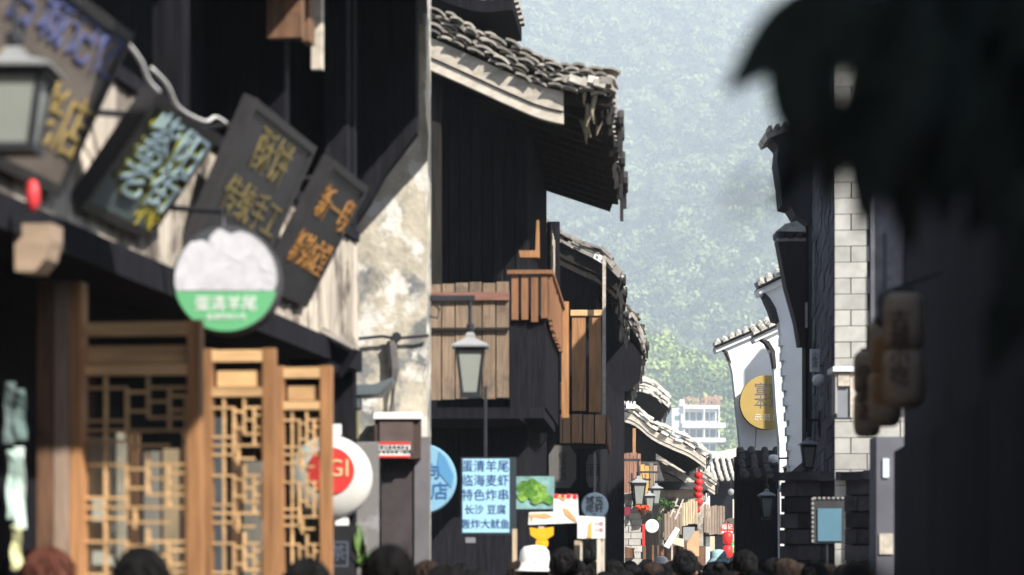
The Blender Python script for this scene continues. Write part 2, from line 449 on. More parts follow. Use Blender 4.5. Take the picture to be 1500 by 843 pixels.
# deep eave
MB().prism([(1.0, 5.12), (-2.5, 6.9), (-2.5, 7.0), (1.0, 5.21)], -18, 8.98, 'xz').build('roof_deck', DARKWOOD, A)
mb = MB(); tile_rows(mb, [Vector((-2.4, 0, 6.95)), Vector((1.02, 0, 5.21))], (0, 1, 0), [-5.9 + i * .22 for i in range(67)], r=.065, seg=.25)
mb.build('roof_tiles', TILE, A, kind='stuff')
rm = MB()
for y in np.arange(-5.8, 8.4, .36): rm.beam((-1, y, 6.05), (.95, y, 5.08), .07, .09)
rm.build('rafters', DARKWOOD, A, kind='stuff')
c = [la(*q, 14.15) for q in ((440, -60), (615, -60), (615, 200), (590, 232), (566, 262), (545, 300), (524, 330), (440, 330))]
MB().prism([(p.x, p.z) for p in c], 8.1, 8.2, 'xz').build('shade_boarding', BLACKWOOD, A)  # black sheet added in place of shade on the upper plaster wall
MB().bx(-.4, -.3, 7.3, 8.1, 0, 5.4).build('return_wall', BLACKWOOD, A)
# projecting upstairs window whose post ends catch the sun
win = MB().bx(0, .16, 5.05, 5.12, 4.02, 5.2).bx(0, .16, 3.2, 3.27, 4.02, 5.2).bx(0, .14, 3.27, 5.05, 4.24, 4.31).bx(0, .14, 3.27, 5.05, 4.62, 4.68).build('window', BROWN, A)
MB().bx(.04, .06, 3.27, 5.05, 4.31, 5.2).build('shutter', BLACKWOOD, win)
piece('post', FASCIA, A, (.13, 5.55, 4.62), (.05, .05, 1.3))
piece('post', BROWN, A, (.12, 5.38, 4.66), (.04, .12, 1.2))
# corbel bracket under the jetty
c = [la(*q, 7.55) for q in ((22, 398), (52, 399), (68, 380), (76, 352), (77, 328), (20, 328))]
MB().prism([(p.x, p.z) for p in c], c[0].y, c[0].y + .12, 'xz').build('corbel', mat('corbel_wood', (.34, .25, .18), .3, 4, GH, .8, .2), A)
# jamb posts of the shop door
for px0, px1, m in ((54, 79, BROWN), (79, 103, mat('bleached_wood', (.40, .29, .22), .3, 4, GV, .8, .2)), (103, 121, ORANGE)):
    a, b = la(px0, 700, 8.45), la(px1, 700, 8.45)
    MB().bx(a.x, b.x - .004, a.y, a.y + .08, 0, 2.62).build('door_post', m, A)
# three folding lattice door leaves standing open across the lane edge
def door_leaf(px0, px1, Y, ztop, dark=False):
    a, b = la(px0, 700, Y), la(px1, 700, Y)
    x0, x1, y = a.x, b.x, a.y
    wpost = .048
    leaf = MB().bx(x0, x0 + wpost, y, y + .05, .05, ztop).bx(x1 - wpost, x1, y, y + .05, .05, ztop).build('door_leaf', ORANGE, A)
    xi0, xi1 = x0 + wpost, x1 - wpost
    for z0, z1 in ((ztop - .052, ztop - .006), (ztop - .19, ztop - .155), (.9, .98), (.05, .15)):
        piece('rail', ORANGEH, leaf, ((xi0 + xi1) / 2, y + .024, (z0 + z1) / 2), (xi1 - xi0, .044, z1 - z0))
    piece('top_panel', ORANGEH, leaf, ((xi0 + xi1) / 2, y + .034, ztop - .118), (xi1 - xi0 - .03, .016, .062))
    piece('kick_panel', BROWN, leaf, ((xi0 + xi1) / 2, y + .03, .52), (xi1 - xi0, .02, .76))
    zt = ztop - .19; wv = xi1 - xi0; hm_ = .27; bw = .0095
    H = lambda u0, u1, v: piece('lattice_bar', ORANGEH, leaf, (xi0 + wv * (u0 + u1) / 2, y + .02, zt - v), (wv * (u1 - u0), .02, bw))
    V = lambda u, v0, v1: piece('lattice_bar', ORANGEH, leaf, (xi0 + wv * u, y + .0205, zt - (v0 + v1) / 2), (bw, .021, v1 - v0))
    for k in range(5):
        o = k * hm_; S_ = .75
        for u0, u1, v in ((0, 1, .0 + .26), (0, .42, .06), (0, .42, .215), (.42, .62, .08), (.62, 1, .06), (.62, .82, .125), (.82, 1, .10), (.42, .62, .17), (.62, 1, .20), (.82, 1, .165), (0, .42, .31), (.42, .82, .33)):
            if o + v * S_ < zt - 1.0: H(u0, u1, o + v * S_)
        for u, v0, v1 in ((.22, 0, .36), (.42, .06, .30), (.62, .0, .20), (.82, .06, .26), (.5, .26, .36), (.98, .1, .3)):
            if o + v0 * S_ < zt - 1.0: V(u, o + v0 * S_, min(o + v1 * S_, zt - .98))
    MB().bx(xi0, xi1, y + .033, y + .037, .98, zt).build('pane', GLASS, leaf)
    return leaf
for px0, px1, m in ((172, 186, FASCIA), (190, 205, BROWN), (212, 234, mat('shelf_grey', (.26, .24, .22), .3, 4)), (240, 262, mat('shelf_tan', (.36, .27, .18), .3, 4)), (268, 282, BROWN), (310, 330, mat('shelf_blue', (.10, .12, .15), .3, 4)), (340, 352, BROWN), (358, 384, mat('shelf_grey', (.26, .24, .22)))):
    Yq = 9.15 if px0 < 290 else 10.1
    a, b = la(px0, 843, Yq), la(px1, 600, Yq)
    piece('display_panel', m, A, ((a.x + b.x) / 2, (a.y + b.y) / 2, 1.05), (b.x - a.x, .03, 2.3 + RN.uniform(-.3, .1)))
lf = door_leaf(99, 300, 8.5, 2.486)
a, b = la(119, 843, 8.58), la(166, 640, 8.58)
MB().bx(a.x, b.x, b.y, b.y + .01, .3, b.z).build('paper_panel', WHITE, lf)
door_leaf(293, 405, 9.63, 2.486)
door_leaf(399, 487, 10.5, 2.486)

# hanging things on the shop front
def signboard(label, Y0, Y1, z0, z1, dx, m, group='leaning signboards over the lane'):
    r = A_root('signboard', label, 'signboard', Y0, z0, .0, group)
    L = (Y1 - Y0) / math.cos(AA); H = math.hypot(dx, z1 - z0); q = Matrix.Rotation(math.atan2(dx, z1 - z0), 4, 'Y').to_3x3()
    c = q @ Vector((0, L / 2, H / 2))
    b = MB(); b.box(c, (.05, L, H), q); b.build('board', m, r)
    fr = MB()
    for yy in (.02, L - .02): fr.box(q @ Vector((.03, yy, H / 2)), (.012, .035, H), q)
    for zz in (.02, H - .02): fr.box(q @ Vector((.03, L / 2, zz)), (.0125, L - .08, .035), q)
    fr.build('trim', mat('trim_wood', (.034, .032, .034), .3, 6, GV, .6, .1), r)
    MB().tube([q @ Vector((-.025, .2, H - .08)), (-.05, .2, H * .75)], .012, 6).build('hook', IRON, r)
    rot = Matrix((q @ Vector((0, 1, 0)), q @ Vector((0, 0, 1)), q @ Vector((1, 0, 0)))).transposed()
    def put(s, u, v, size, mt, st=(1, 1, 1), d=.029, **k):
        return text(s, size, mt, r, q @ Vector((d, L * u, H * v)), rot, stretch=st, **k)
    return r, put, (L, H, q)
SB = mat('sign_black', (.032, .031, .035), .3, 3, (3, 1, 3), .55, .1, .05)
r, put, _ = signboard('weathered grey brown signboard leaning behind the near lantern', 6.55, 7.93, 2.85, 3.38, .25, mat('sign_brown', (.20, .165, .14), .3, 3, (3, 1, 3), .7, .15, .05))
put('古城记忆', .62, .80, .19, mat('ink_blue', (.13, .15, .34), .1, 20, rnd=0, bump=0), (1.4, .9, 1)); put('百年老店', .62, .35, .20, GOLD, (1.3, 1.1, 1))
r, put, g = signboard('dark signboard with pale blue lettering edged in yellow green', 8.16, 8.99, 2.85, 3.23, .268, SB)
L, H, q = g
MB().box(q @ Vector((.028, L / 2, H * .17)), (.006, L * .9, H * .26), q).build('lower_band', mat('slate_teal', (.16, .20, .20), .2, 5, rnd=0), r)
YG = mat('yellow_green', (.40, .42, .06), .1, 10, rnd=0, bump=0); LB = mat('pale_blue_paint', (.50, .68, .78), .05, 10, rnd=0, bump=0)
put('紫阳\n老街', .55, .56, .20, YG, (1.75, .95, 1), d=.0315, off=.035, sp=.8); put('紫阳\n老街', .56, .56, .20, LB, (1.75, .95, 1), d=.036, sp=.8)
put('小吃', .80, .16, .12, mat('yellow_paint', (.55, .45, .04), .1, 10, rnd=0, bump=0), (1.3, 1, 1), d=.034)
r, put, _ = signboard('black signboard with faded gold characters behind the round sign', 9.58, 10.71, 2.88, 3.48, .27, SB)
DG = mat('dull_gold', (.20, .16, .06), .3, 25, rnd=0, bump=0)
put('酥饼', .50, .74, .23, DG, (1.3, .9, 1)); put('传统手工', .52, .40, .20, DG, (1.2, .9, 1))
r, put, _ = signboard('black signboard with two rows of amber characters nearest the plaster wall', 10.92, 11.74, 2.88, 3.46, .31, SB)
put('新一段', .56, .70, .17, AMBER, (1.4, 1.05, 1)); put('新锦成堂', .52, .34, .17, AMBER, (1.1, 1.05, 1))

hs_ = thing('shade_octagon', 'unseen octagonal board added on a long arm to shade the open lattice doors', 'sign', (.25, 6.5, 4.52))  # unseen board added to shade the first door leaf and the jambs
MB().prism([(-.46, -.14), (-.30, -.33), (.30, -.33), (.46, -.14), (.46, .16), (.30, .36), (-.30, .36), (-.46, .16)], 0, .06, 'xz').build('board', DARKWOOD, hs_)
MB().tube([(.2, .03, .36), (-2.2, .3, .36)], .014, 6).build('arm', IRON, hs_)
# round two-faced food sign
rs_ = thing('round_sign', 'round white and green food sign hanging before the black signboards', 'sign', tuple(W(331, 410, 8.9))); rs_.scale = (.937,) * 3
R0 = .207
MB().lathe([(R0, -.035), (R0 + .006, -.03), (R0 + .006, .09), (R0, .095)], 48, (0, .04, 0), 'y').build('case', mat('sign_case', (.06, .06, .065), .1, 5, rnd=0), rs_)
GREEN = mat('sign_green', (.13, .42, .20), .05, 3, rnd=0, bump=0, rough=.4)
def seg_poly(R, z0, z1, n=40):
    a = [(math.sqrt(max(0, R * R - z * z)), z) for z in np.linspace(z0, z1, n)]
    return a + [(-x, z) for x, z in a[::-1]]
MB().prism(seg_poly(R0 - .004, -R0 + .005, -.045), -.004, 0, 'xz').build('green_band', GREEN, rs_)
MB().prism(seg_poly(R0 - .004, -.044, R0 - .005), -.0036, 0, 'xz').build('photo_ground', mat('photo_dark', (.05, .06, .07), .3, 6, rnd=0), rs_)
pm = MB(); PUFF = mat('puff_white', (.56, .55, .59), .16, 14, rnd=.03, bump=.3, rough=.6, col2=(.50, .36, .29), thr=.68, sc2=12, soft=.1)
for x, z, r in ((-.15, .0, .058), (-.09, .055, .062), (-.105, .11, .045), (-.035, .105, .06), (-.02, .155, .042), (.045, .13, .058), (.075, .075, .065), (.125, .105, .045), (.15, .03, .055), (.02, .04, .075), (-.05, .0, .06), (.09, .0, .065), (-.13, -.01, .05), (.03, -.008, .05), (.165, -.005, .04), (-.17, .03, .035), (-.175, .075, .05), (.175, .075, .05), (.15, .115, .045), (-.15, .115, .04), (.0, .1, .06), (.19, .02, .04), (-.19, .01, .04), (.10, .135, .05)):
    pts = []
    for i in range(22):
        a = i / 22 * 2 * math.pi; rr = r * (1 + .07 * math.sin(5 * a + x * 40))
        X, Z = x + rr * math.cos(a), max(-.043, z + rr * math.sin(a))
        k = min(1, (R0 - .006) / max(1e-6, math.hypot(X, Z))); pts.append((X * k, Z * k))
    o = MB().prism(pts, -.0045 - RN.uniform(0, .004), -.0035, 'xz').build('egg_puff', PUFF, rs_)
text('蛋清羊尾', .062, WHITE, rs_, (0, -.006, -.098)); text('临海特色小吃', .026, WHITE, rs_, (.002, -.006, -.148))
MB().tube([(-.02, .06, R0), (-.02, .06, R0 + .07), (-.30, .14, R0 + .10)], .012, 8).build('bracket', IRON, rs_)

# lanterns on iron arms
def street_lantern(label, loc, rz, arm, group='street lanterns on iron arms'):
    r = thing('street_lantern', label, 'lantern', loc, rz, group)      # origin: underside of the cap
    MB().lathe([(.165, 0), (.168, .012), (.06, .055), (.042, .062), (.042, .085), (.02, .10), (.014, .105)], 4, (0, 0, 0), 'z', rad(45)).build('cap', LAMPCAP, r)
    MB().lathe([(.018, .10), (.026, .12), (.026, .15), (.010, .16)], 10).build('finial', IRON, r)
    fm = MB()
    for sx, sy in ((1, 1), (1, -1), (-1, 1), (-1, -1)): fm.beam((sx * .085, sy * .085, -.002), (sx * .052, sy * .052, -.29), .014, .014)
    fm.bx(-.094, .094, -.094, .094, -.03, -.003); fm.bx(-.066, .066, -.066, .066, -.315, -.285)
    fm.build('cage', IRON, r)
    gm_ = MB()
    t, b = .081, .050
    gm_.add([(-t, -t, -.03), (t, -t, -.03), (t, t, -.03), (-t, t, -.03), (-b, -b, -.285), (b, -b, -.285), (b, b, -.285), (-b, b, -.285)], [(0, 1, 5, 4), (1, 2, 6, 5), (2, 3, 7, 6), (3, 0, 4, 7)])
    gm_.build('glass_panel', FROST, r)
    am = MB(); am.tube([(0, 0, .15), (0, 0, .30)], .009, 8); am.bx(arm, .03, -.013, .013, .30, .335) if arm < 0 else am.bx(-.03, arm, -.013, .013, .30, .335)
    am.bx(min(arm, arm - .03 * (1 if arm > 0 else -1)), max(arm, arm - .03 * (1 if arm > 0 else -1)), -.02, .02, .10, .44)
    s = 1 if arm > 0 else -1
    am.tube([(arm * .8, 0, .30), (arm * .72, 0, .20), (arm * .58, 0, .19), (arm * .55, 0, .25), (arm * .62, 0, .27)], .008, 6)
    am.build('arm', IRON, r)
    return r
lan = street_lantern('large blurred iron lantern before the grey brown signboard, leftmost', tuple(W(22, 107, 6.6)), 0, -.36)
lan.scale = (1, 1, .70)
dup(lan, tuple(W(689, 510, 15.4)), 0, 'iron lantern on an arm from the plaster wall, before the grey plank balcony', scale=1.0)

# small red lamp and red valance under the jetty
o = MB().lathe([(.004, .05), (.016, .04), (.022, .01), (.022, -.02), (.012, -.04), (.004, -.05)], 12).build('red_lamp', mat('lamp_red', (.65, .05, .06), .1, 5, rnd=0, rough=.4), None, True)
o.location = tuple(W(48, 287, 7.35)); tag(o, 'small red hanging lamp on the board band at far left', 'lamp')
# wires sagging along the shop front
def wire(label, pts, r=.007, m=None):
    b = Vector(pts[0]); mb = MB(); mb.tube(smooth_path([Vector(p) - b for p in pts], 24), r, 6)
    o = mb.build('wire', m or mat('wire_white', (.62, .62, .62), .1, 5, rnd=0), None, True); o.location = b
    return tag(o, label, 'wire')
wire('pale wire sagging from the brown signboard to the blue lettered one', [W(178, 52, 7.95), W(205, 88, 8.1), W(218, 118, 8.2), W(233, 135, 8.3)])
wire('pale wire looping from the blue lettered signboard to the black one', [W(222, 100, 8.6), W(245, 125, 8.8), W(262, 158, 9.0), W(300, 178, 9.4), W(318, 172, 9.6), W(350, 195, 9.7)])
# black tiled awning between the black signboards and the bamboo poles
aw = thing('shop_awning', 'small black awning under the amber lettered signboard', 'awning', tuple(W(478, 500, 12.3)))
MB().prism([tuple((lambda v: (v.x - aw.location.x, v.z - aw.location.z))(W(px, py, 12.3))) for px, py in ((446, 462), (518, 508), (494, 546), (430, 540), (405, 500))], 0, .35, 'xz').build('hood', BLACKWOOD, aw)
MB().beam(W(440, 468, 12.25) - aw.location, W(520, 510, 12.25) - aw.location, .05, .02).build('lip', mat('lip_grey', (.3, .27, .25), .3, 6), aw)
# pale cloth strips hung in the doorway
cl = thing('cloth_banner', 'pale teal and yellow cloth strips hanging left of the brown door post', 'banner', tuple(W(25, 600, 8.0)))
for px, py0, py1, m in ((18, 660, 760, (.50, .66, .60)), (29, 655, 775, (.62, .76, .70)), (24, 770, 835, (.66, .66, .36)), (14, 560, 650, (.12, .16, .16)), (30, 570, 645, (.12, .18, .17))):
    a, b = W(px, py0, 8.0) - cl.location, W(px, py1, 8.0) - cl.location
    mb = MB(); n = 6
    pts = [(a.x + .004 * math.sin(i * 1.7 + px), i) for i in range(n + 1)]
    for i in range(n):
        z0 = a.z + (b.z - a.z) * i / n; z1 = a.z + (b.z - a.z) * (i + 1) / n
        mb.add([(pts[i][0] - .017, .01 * math.sin(i), z0), (pts[i][0] + .017, -.01 * math.sin(i), z0), (pts[i + 1][0] + .017, -.01 * math.sin(i + 1), z1), (pts[i + 1][0] - .017, .01 * math.sin(i + 1), z1)], [(0, 1, 2, 3)])
        mb.add([(pts[i][0] - .017, .004 + .01 * math.sin(i), z0), (pts[i][0] + .017, .004 - .01 * math.sin(i), z0), (pts[i + 1][0] + .017, .004 - .01 * math.sin(i + 1), z1), (pts[i + 1][0] - .017, .004 + .01 * math.sin(i + 1), z1)], [(3, 2, 1, 0)])
    mb.build('strip', mat('cloth_%d' % px, m, .1, 8, rnd=0, bump=0), cl)

bkh = thing('rear_sky_block', 'unseen timber house added behind the viewer to cut sky light', 'house', (-1.5, -13, 0))  # unseen house added to cut the sky light from behind
MB().bx(-5, 6, -3, 0, 0, 7.5).build('wall', DARKWOOD, bkh); MB().prism([(-3.4, 7.5), (.6, 7.5), (-1.4, 9)], -5.2, 6.2, 'yz').build('roof', DARKTILE, bkh)
# ------------------------------------------------------------------ plaster fire wall
PW = thing('plaster_wall', 'tall peeling cream plaster wall end beside the bamboo poles', 'wall', (WX(572, 15), 15.0, 0), -rad(2))
lw = loc_of(PW)
x0, x1 = lw(519, 500, 15).x, lw(626, 500, 15).x
pb = bmesh.new()
gx, gz = 10, 48
rr_ = random.Random(4)
vv = [[pb.verts.new((x0 + (x1 - x0) * i / gx + (rr_.uniform(-.012, .012) if i in (0, gx) else 0), (0 if 0 < i < gx else .0) + rr_.uniform(-.010, .010), 6.4 * j / gz)) for i in range(gx + 1)] for j in range(gz + 1)]
for j in range(gz):
    for i in range(gx): pb.faces.new((vv[j][i], vv[j][i + 1], vv[j + 1][i + 1], vv[j + 1][i]))
me = bpy.data.meshes.new('plaster_face'); pb.to_mesh(me); pb.free(); me.materials.append(PLASTER)
for p in me.polygons: p.use_smooth = True
child('plaster_face', me, PW)
MB().bx(x0 + .012, x1 - .012, .012, .5, 0, 6.38).build('wall_core', PLASTER, PW)
MB().tube([lw(519, 497, 14.95), lw(560, 493, 14.95), lw(580, 496, 14.95), lw(628, 492, 14.95)], .010, 6).build('cable', IRON, PW)
MB().lathe([(.03, -.02), (.03, .02)], 10, lw(581, 494, 14.95), 'y').build('clamp', IRON, PW)
MB().tube([lw(573, 500, 14.95), lw(577, 540, 14.95), lw(574, 606, 14.95)], [.03, .035, .022], 7).build('drain_pipe', mat('pipe_grey', (.12, .11, .11), .3, 6), PW)
a, b = lw(558, 660, 14.85), lw(622, 843, 14.85)
xm = lw(606, 700, 14.85).x
MB().bx(xm + .003, x1 + .02, -.125, -.015, 0, lw(606, 640, 14.85).z).build('corner_post', mat('post_grey', (.15, .145, .155), .2, 5, rnd=0), PW)
MB().bx(a.x, xm, -.11, -.015, 0, a.z).build('lower_pier', mat('pier_render', (.060, .050, .052), .3, 5, rnd=0, col2=(.035, .032, .034), thr=.5), PW)
# meter box
mbx = thing('meter_box', 'brown meter box with white roof and red edged notice on plaster wall', 'box', tuple(W(582, 672, 14.78)))
lb = lambda px, py: W(px, py, 14.78) - mbx.location
a, b = lb(549, 672), lb(616, 614)
MB().bx(a.x, b.x, .0, .16, a.z, b.z).build('case', mat('box_brown', (.075, .05, .045), .3, 6), mbx)
MB().bx(a.x + .03, b.x - .045, -.014, -.001, a.z + .03, b.z - .02).build('door', mat('box_door', (.12, .085, .08), .2, 6), mbx)
MB().bx(a.x - .006, b.x + .006, -.03, .17, b.z, b.z + .04).build('cover', WHITE, mbx)
c, d = lb(555, 671), lb(601, 648)
MB().bx(c.x, d.x, -.022, -.015, c.z, d.z).build('notice', WHITE, mbx)
RED = mat('sign_red', (.62, .05, .045), .05, 5, rnd=0, bump=0, rough=.4)
MB().bx(c.x, d.x, -.025, -.0225, d.z - .016, d.z).bx(c.x, d.x, -.025, -.0225, c.z, c.z + .014).build('notice_border', RED, mbx)
text('请注意用电安全\n有电危险请勿触摸', .026, BLACKP, mbx, ((c.x + d.x) / 2, -.024, (c.z + d.z) / 2))
# bamboo poles at the shop end
for px, lab, rr2 in ((499, 'slim bamboo pole leaning at the shop end beside board wall', .020), (512, 'thicker bamboo pole lashed next to the plaster wall', .024)):
    p = W(px, 560, 13.3); o = MB()
    zt = WZ(330, 13.3); zb = 0
    prof = []
    z = zb
    while z < zt: prof += [(rr2, z), (rr2 * 1.0, z + .27), (rr2 * 1.18, z + .285), (rr2, z + .30)]; z += .30
    o.lathe(prof, 10); ob = o.build('bamboo_pole', mat('bamboo', (.42, .28, .16), .25, 5, (6, 6, 1.5), .6, .1), None, True)
    ob.location = (p.x, p.y, 0); tag(ob, lab, 'pole', 'bamboo poles at the shop end')
# slate coloured awning and the white lightbox under it
sa = thing('slate_awning', 'blue grey metal awning over the white round lightbox', 'awning', tuple(W(530, 580, 14.3)))
l_ = lambda px, py: (lambda v: (v.x - sa.location.x, v.z - sa.location.z))(W(px, py, 14.3))
MB().prism([l_(470, 565), l_(548, 563), l_(575, 553), l_(573, 560), l_(553, 577), l_(470, 581)], 0, .4, 'xz').build('hood', mat('slate_metal', (.11, .135, .15), .1, 4, rnd=0, rough=.5), sa)
MB().prism([l_(470, 583), l_(526, 582), l_(526, 597), l_(470, 597)], .02, .3, 'xz').build('header', mat('slate_dark', (.08, .11, .125), .1, 4, rnd=0, rough=.5), sa)
MB().prism([l_(470, 599), l_(524, 599), l_(524, 642), l_(470, 642)], .06, .12, 'xz').build('infill_panel', mat('olive_panel', (.22, .20, .08), .15, 4, rnd=0), sa)
MB().prism([l_(470, 644), l_(550, 644), l_(550, 843), (l_(550, 843)[0], -sa.location.z), (l_(470, 843)[0], -sa.location.z)], .3, .4, 'xz').build('rear_panel', mat('grey_render', (.30, .29, .30), .12, 4, rnd=0, col2=(.20, .19, .19), thr=.55), sa)
lbx = thing('round_lightbox', 'round white lightbox with red disc hanging behind the lattice door', 'sign', tuple(W(483, 700, 13.0)))
R1 = .228
MB().lathe([(.02, -.07), (R1 * .55, -.062), (R1 * .9, -.035), (R1, .0), (R1, .06), (R1 * .9, .095), (.02, .11)], 40, axis='y').build('shell', mat('lightbox_white', (.62, .61, .58), .06, 6, rnd=0, bump=0, rough=.4), lbx, True)
MB().lathe([(.001, -.0745), (.125, -.0735), (.125, -.062), (.001, -.062)], 36, (.012, 0, .035), 'y').build('red_disc', RED, lbx)
text('GI', .13, mat('cream_paint', (.75, .55, .30), .05, 5, rnd=0, bump=0), lbx, (.05, -.078, .045)); 
MB().bx(-.02, .06, .0, .05, R1, R1 + .06).build('mount', WHITE, lbx); MB().bx(.03, .10, .0, .05, -R1 - .05, -R1 + .01).build('foot', WHITE, lbx)
MB().tube([(-.25, .03, R1 + .05), (.05, .03, R1 + .05)], .012, 6).build('arm', IRON, lbx)
bs = thing('small_board', 'small black sign with white frame above the plant at the pier', 'sign', tuple(W(495, 812, 12.6)))
MB().bx(-.07, .10, 0, .03, -.15, .15).build('board', BLACKP, bs); DIM = mat('dim_blue', (.10, .12, .17), .1, 5, rnd=0, bump=0); text('茶', .09, DIM, bs, (0, -.003, 0))
MB().bx(-.052, .052, -.002, -.0005, .058, .066).bx(-.052, .052, -.002, -.0005, -.066, -.058).bx(.046, .054, -.002, -.0005, -.058, .058).bx(-.054, -.046, -.002, -.0005, -.058, .058).build('border', DIM, bs)
MB().bx(-.01, .01, .01, .03, -1.67, -.15).build('stake', IRON, bs)
# ------------------------------------------------------------------ wooden gallery house
B, lB, PB = gable_house('gallery_house', 'black timber gallery house with overhanging tiled eave and plank balcony', 17.5,
    [(540, -28), (628, 10), (690, 38), (750, 66), (806, 88), (894, 103)], 760, 4.9, 3.2, th=.20, setback=1.35, courses=6, wallm=BLACKWOOD, verge_part=True, verge_d=.34, barge_end=830)
# upper dark wall of boards, gallery floor and posts
xg0 = lB(600, 400, 17.5).x
planks(B, BLACKWOOD, xg0, -.01, 1.33, 2.7, 5.0, 9, name='wall_board')
MB().bx(xg0 - .1, -.0, .06, 1.33, 2.66, 2.74).build('gallery_floor', BLACKWOOD, B)
for px in (634,):
    p = lB(px, 400, 17.55); piece('post', DARKWOOD, B, (p.x, .22, 4.1), (.09, .09, 2.0))
# balcony facing down the lane: weathered planks with a red rail
bal = MB().bx(xg0 - .05, lB(746, 500, 17.5).x, .05, .09, 2.80, 2.87).build('balcony', BLACKWOOD, B)
xa, xb = lB(606, 500, 17.5).x, lB(746, 500, 17.5).x
planks(bal, GREYPLANK, xa, xb, .03, WZ(584, 17.5), WZ(414, 17.5), 7, gap=.010, jit=.014)
piece('rail', REDRAIL, bal, ((xa + xb) / 2, .0, WZ(434, 17.5)), (xb - xa, .028, .058))
piece('rail', DARKWOOD, bal, ((xa + xb) / 2, -.004, WZ(482, 17.5)), (xb - xa, .02, .02))
# corner balcony with warm brown planks
BRK = mat('warm_plank', (.25, .12, .06), .3, 3, GV, .7, .25, .15)
bc = MB().bx(lB(746, 500, 18.2).x, lB(836, 500, 18.2).x - .2, .72, 2.9, 2.70, 2.78).build('balcony', BLACKWOOD, B)
xa, xb = lB(747, 500, 18.2).x, lB(805, 500, 18.2).x
yb = lB(800, 500, 18.2).y
planks(bc, BRK, xa, xb, yb, WZ(468, 18.2), WZ(403, 18.2), 4, gap=.024, jit=.03)
planks(bc, BRK, yb + .02, yb + 2.6, xb, WZ(474, 18.2), WZ(403, 18.2), 14, gap=.03, axis='y', jit=.03)
MB().bx(xa, xb - .03, yb + .03, yb + 2.6, 2.78, WZ(462, 18.2)).build('recess_shade', BLACKWOOD, bc)  # black fill standing in for the shaded recess under the short planks
piece('rail', BRK, bc, ((xa + xb) / 2, yb - .006, WZ(403, 18.2) + .02), (xb - xa + .04, .06, .03))
piece('rail', BRK, bc, (xb, yb + 1.32, WZ(403, 18.2) + .02), (.06, 2.6, .03))
piece('corner_post', ORANGE, bc, (xb + .03, yb + 2.62, 3.35), (.06, .06, 1.0))
# carved bracket catching the light above the corner balcony
p = lB(779, 352, 18.6)
q = [lB(*k, 18.6) for k in ((762, 372), (786, 372), (787, 345), (788, 328), (791, 328), (792, 382), (764, 382))]
MB().prism([(v.x, v.z) for v in q], .9, .99, 'xz').build('carved_bracket', ORANGE, B)
# lattice window at the far end of the front wall, seen edge on
wf = MB().bx(.0, .03, 4.9, 5.9, 3.45, 4.75).build('window', DARKWOOD, B)
for z in np.linspace(3.55, 4.65, 7): piece('lattice_bar', FASCIA, wf, (.036, 5.4, z), (.012, .92, .02))
for y in (5.05, 5.28, 5.5, 5.74): piece('lattice_bar', FASCIA, wf, (.038, y, 4.1), (.012, .02, 1.2))
piece('post', BLACKWOOD, B, (.02, 5.98, 3.6), (.12, .12, 2.6))
# ragged fringe hanging from the near eave corner
fr = MB()
for i in range(26):
    t = RN.random(); x = lB(850, 120, 17.6).x + t * (lB(893, 120, 17.6).x - lB(850, 120, 17.6).x); y = RN.uniform(-.06, .5); z = WZ(118, 17.5) - RN.uniform(0, .12)
    L = RN.uniform(.08, .38) * (1 - .5 * t)
    fr.tube([(x, y, z), (x + RN.uniform(-.03, .03), y, z - L * .6), (x + RN.uniform(-.03, .03), y, z - L)], [.022, .016, .004], 5)
fr.build('dry_moss', mat('dry_moss', (.20, .17, .12), .4, 12, rnd=.3), B, kind='stuff')
# broken tile ends at the eave corner
for i in range(7):
    t = i / 6; x = lB(834 + 54 * t, 100, 17.4).x
    piece('corner_tile', PALETILE if i % 3 else TILE, B, (x, -.10 + RN.uniform(-.02, .02), WZ(118 + 6 * t, 17.4) + RN.uniform(-.02, .02)), (.085, .12, .05), Euler((0, RN.uniform(.1, .4), 0)))
# upper roof behind, only its dark underside shows at the top of the frame
up = thing('upper_roof_house', 'dark eave of a taller house just showing above the gallery roof', 'house', (WX(640, 19.6), 19.6, 0), -rad(3.6))
lu = loc_of(up)
q = [lu(*k, 19.6) for k in ((560, -60), (640, -20), (700, 0), (752, -2))]
q = smooth_path([(v.x, 0, v.z) for v in q])
MB().prism([(v.x, v.z) for v in q] + [(v.x, v.z - .10) for v in q[::-1]], 0, 1.2, 'xz').build('roof_deck', BLACKWOOD, up)
mb = MB(); tile_rows(mb, [Vector((v.x, 0, v.z)) for v in q], (0, 1, 0), [.1 + .2 * i for i in range(6)], r=.06); mb.build('roof_tiles', TILE, up, kind='stuff')
MB().bx(lu(560, 0, 19.6).x, lu(715, 0, 19.6).x, .3, 1.1, 0, 6.0).build('wall', BLACKWOOD, up)

# shop front below the gallery house: dark recess and hanging signs
text_blue = mat('ink_navy', (.03, .06, .22), .05, 5, rnd=0, bump=0)
ms = thing('menu_sign', 'pale blue rectangular menu sign with five rows of dark blue characters', 'sign', tuple(W(711, 726, 17.0)))
lm = lambda px, py: W(px, py, 17.0) - ms.location
a, b = lm(675, 783), lm(747, 670)
MB().bx(a.x, b.x + .045, .0, .12, a.z, b.z).build('case', mat('case_dark', (.03, .04, .05), .1, 5, rnd=0, rough=.5), ms)
MB().bx(a.x + .012, b.x - .004, -.006, -.001, a.z + .012, b.z - .012).build('face', mat('menu_blue', (.36, .62, .76), .03, 2, rnd=0, bump=0, rough=.35), ms)
for i, s in enumerate(('蛋清羊尾', '临海麦虾', '特色炸串', '长沙 豆腐', '轰炸大鱿鱼')):
    text(s, .088 if len(s) < 5 else .072, text_blue, ms, ((a.x + b.x) / 2, -.008, b.z - .068 - i * .1015), stretch=(.96, 1, 1))
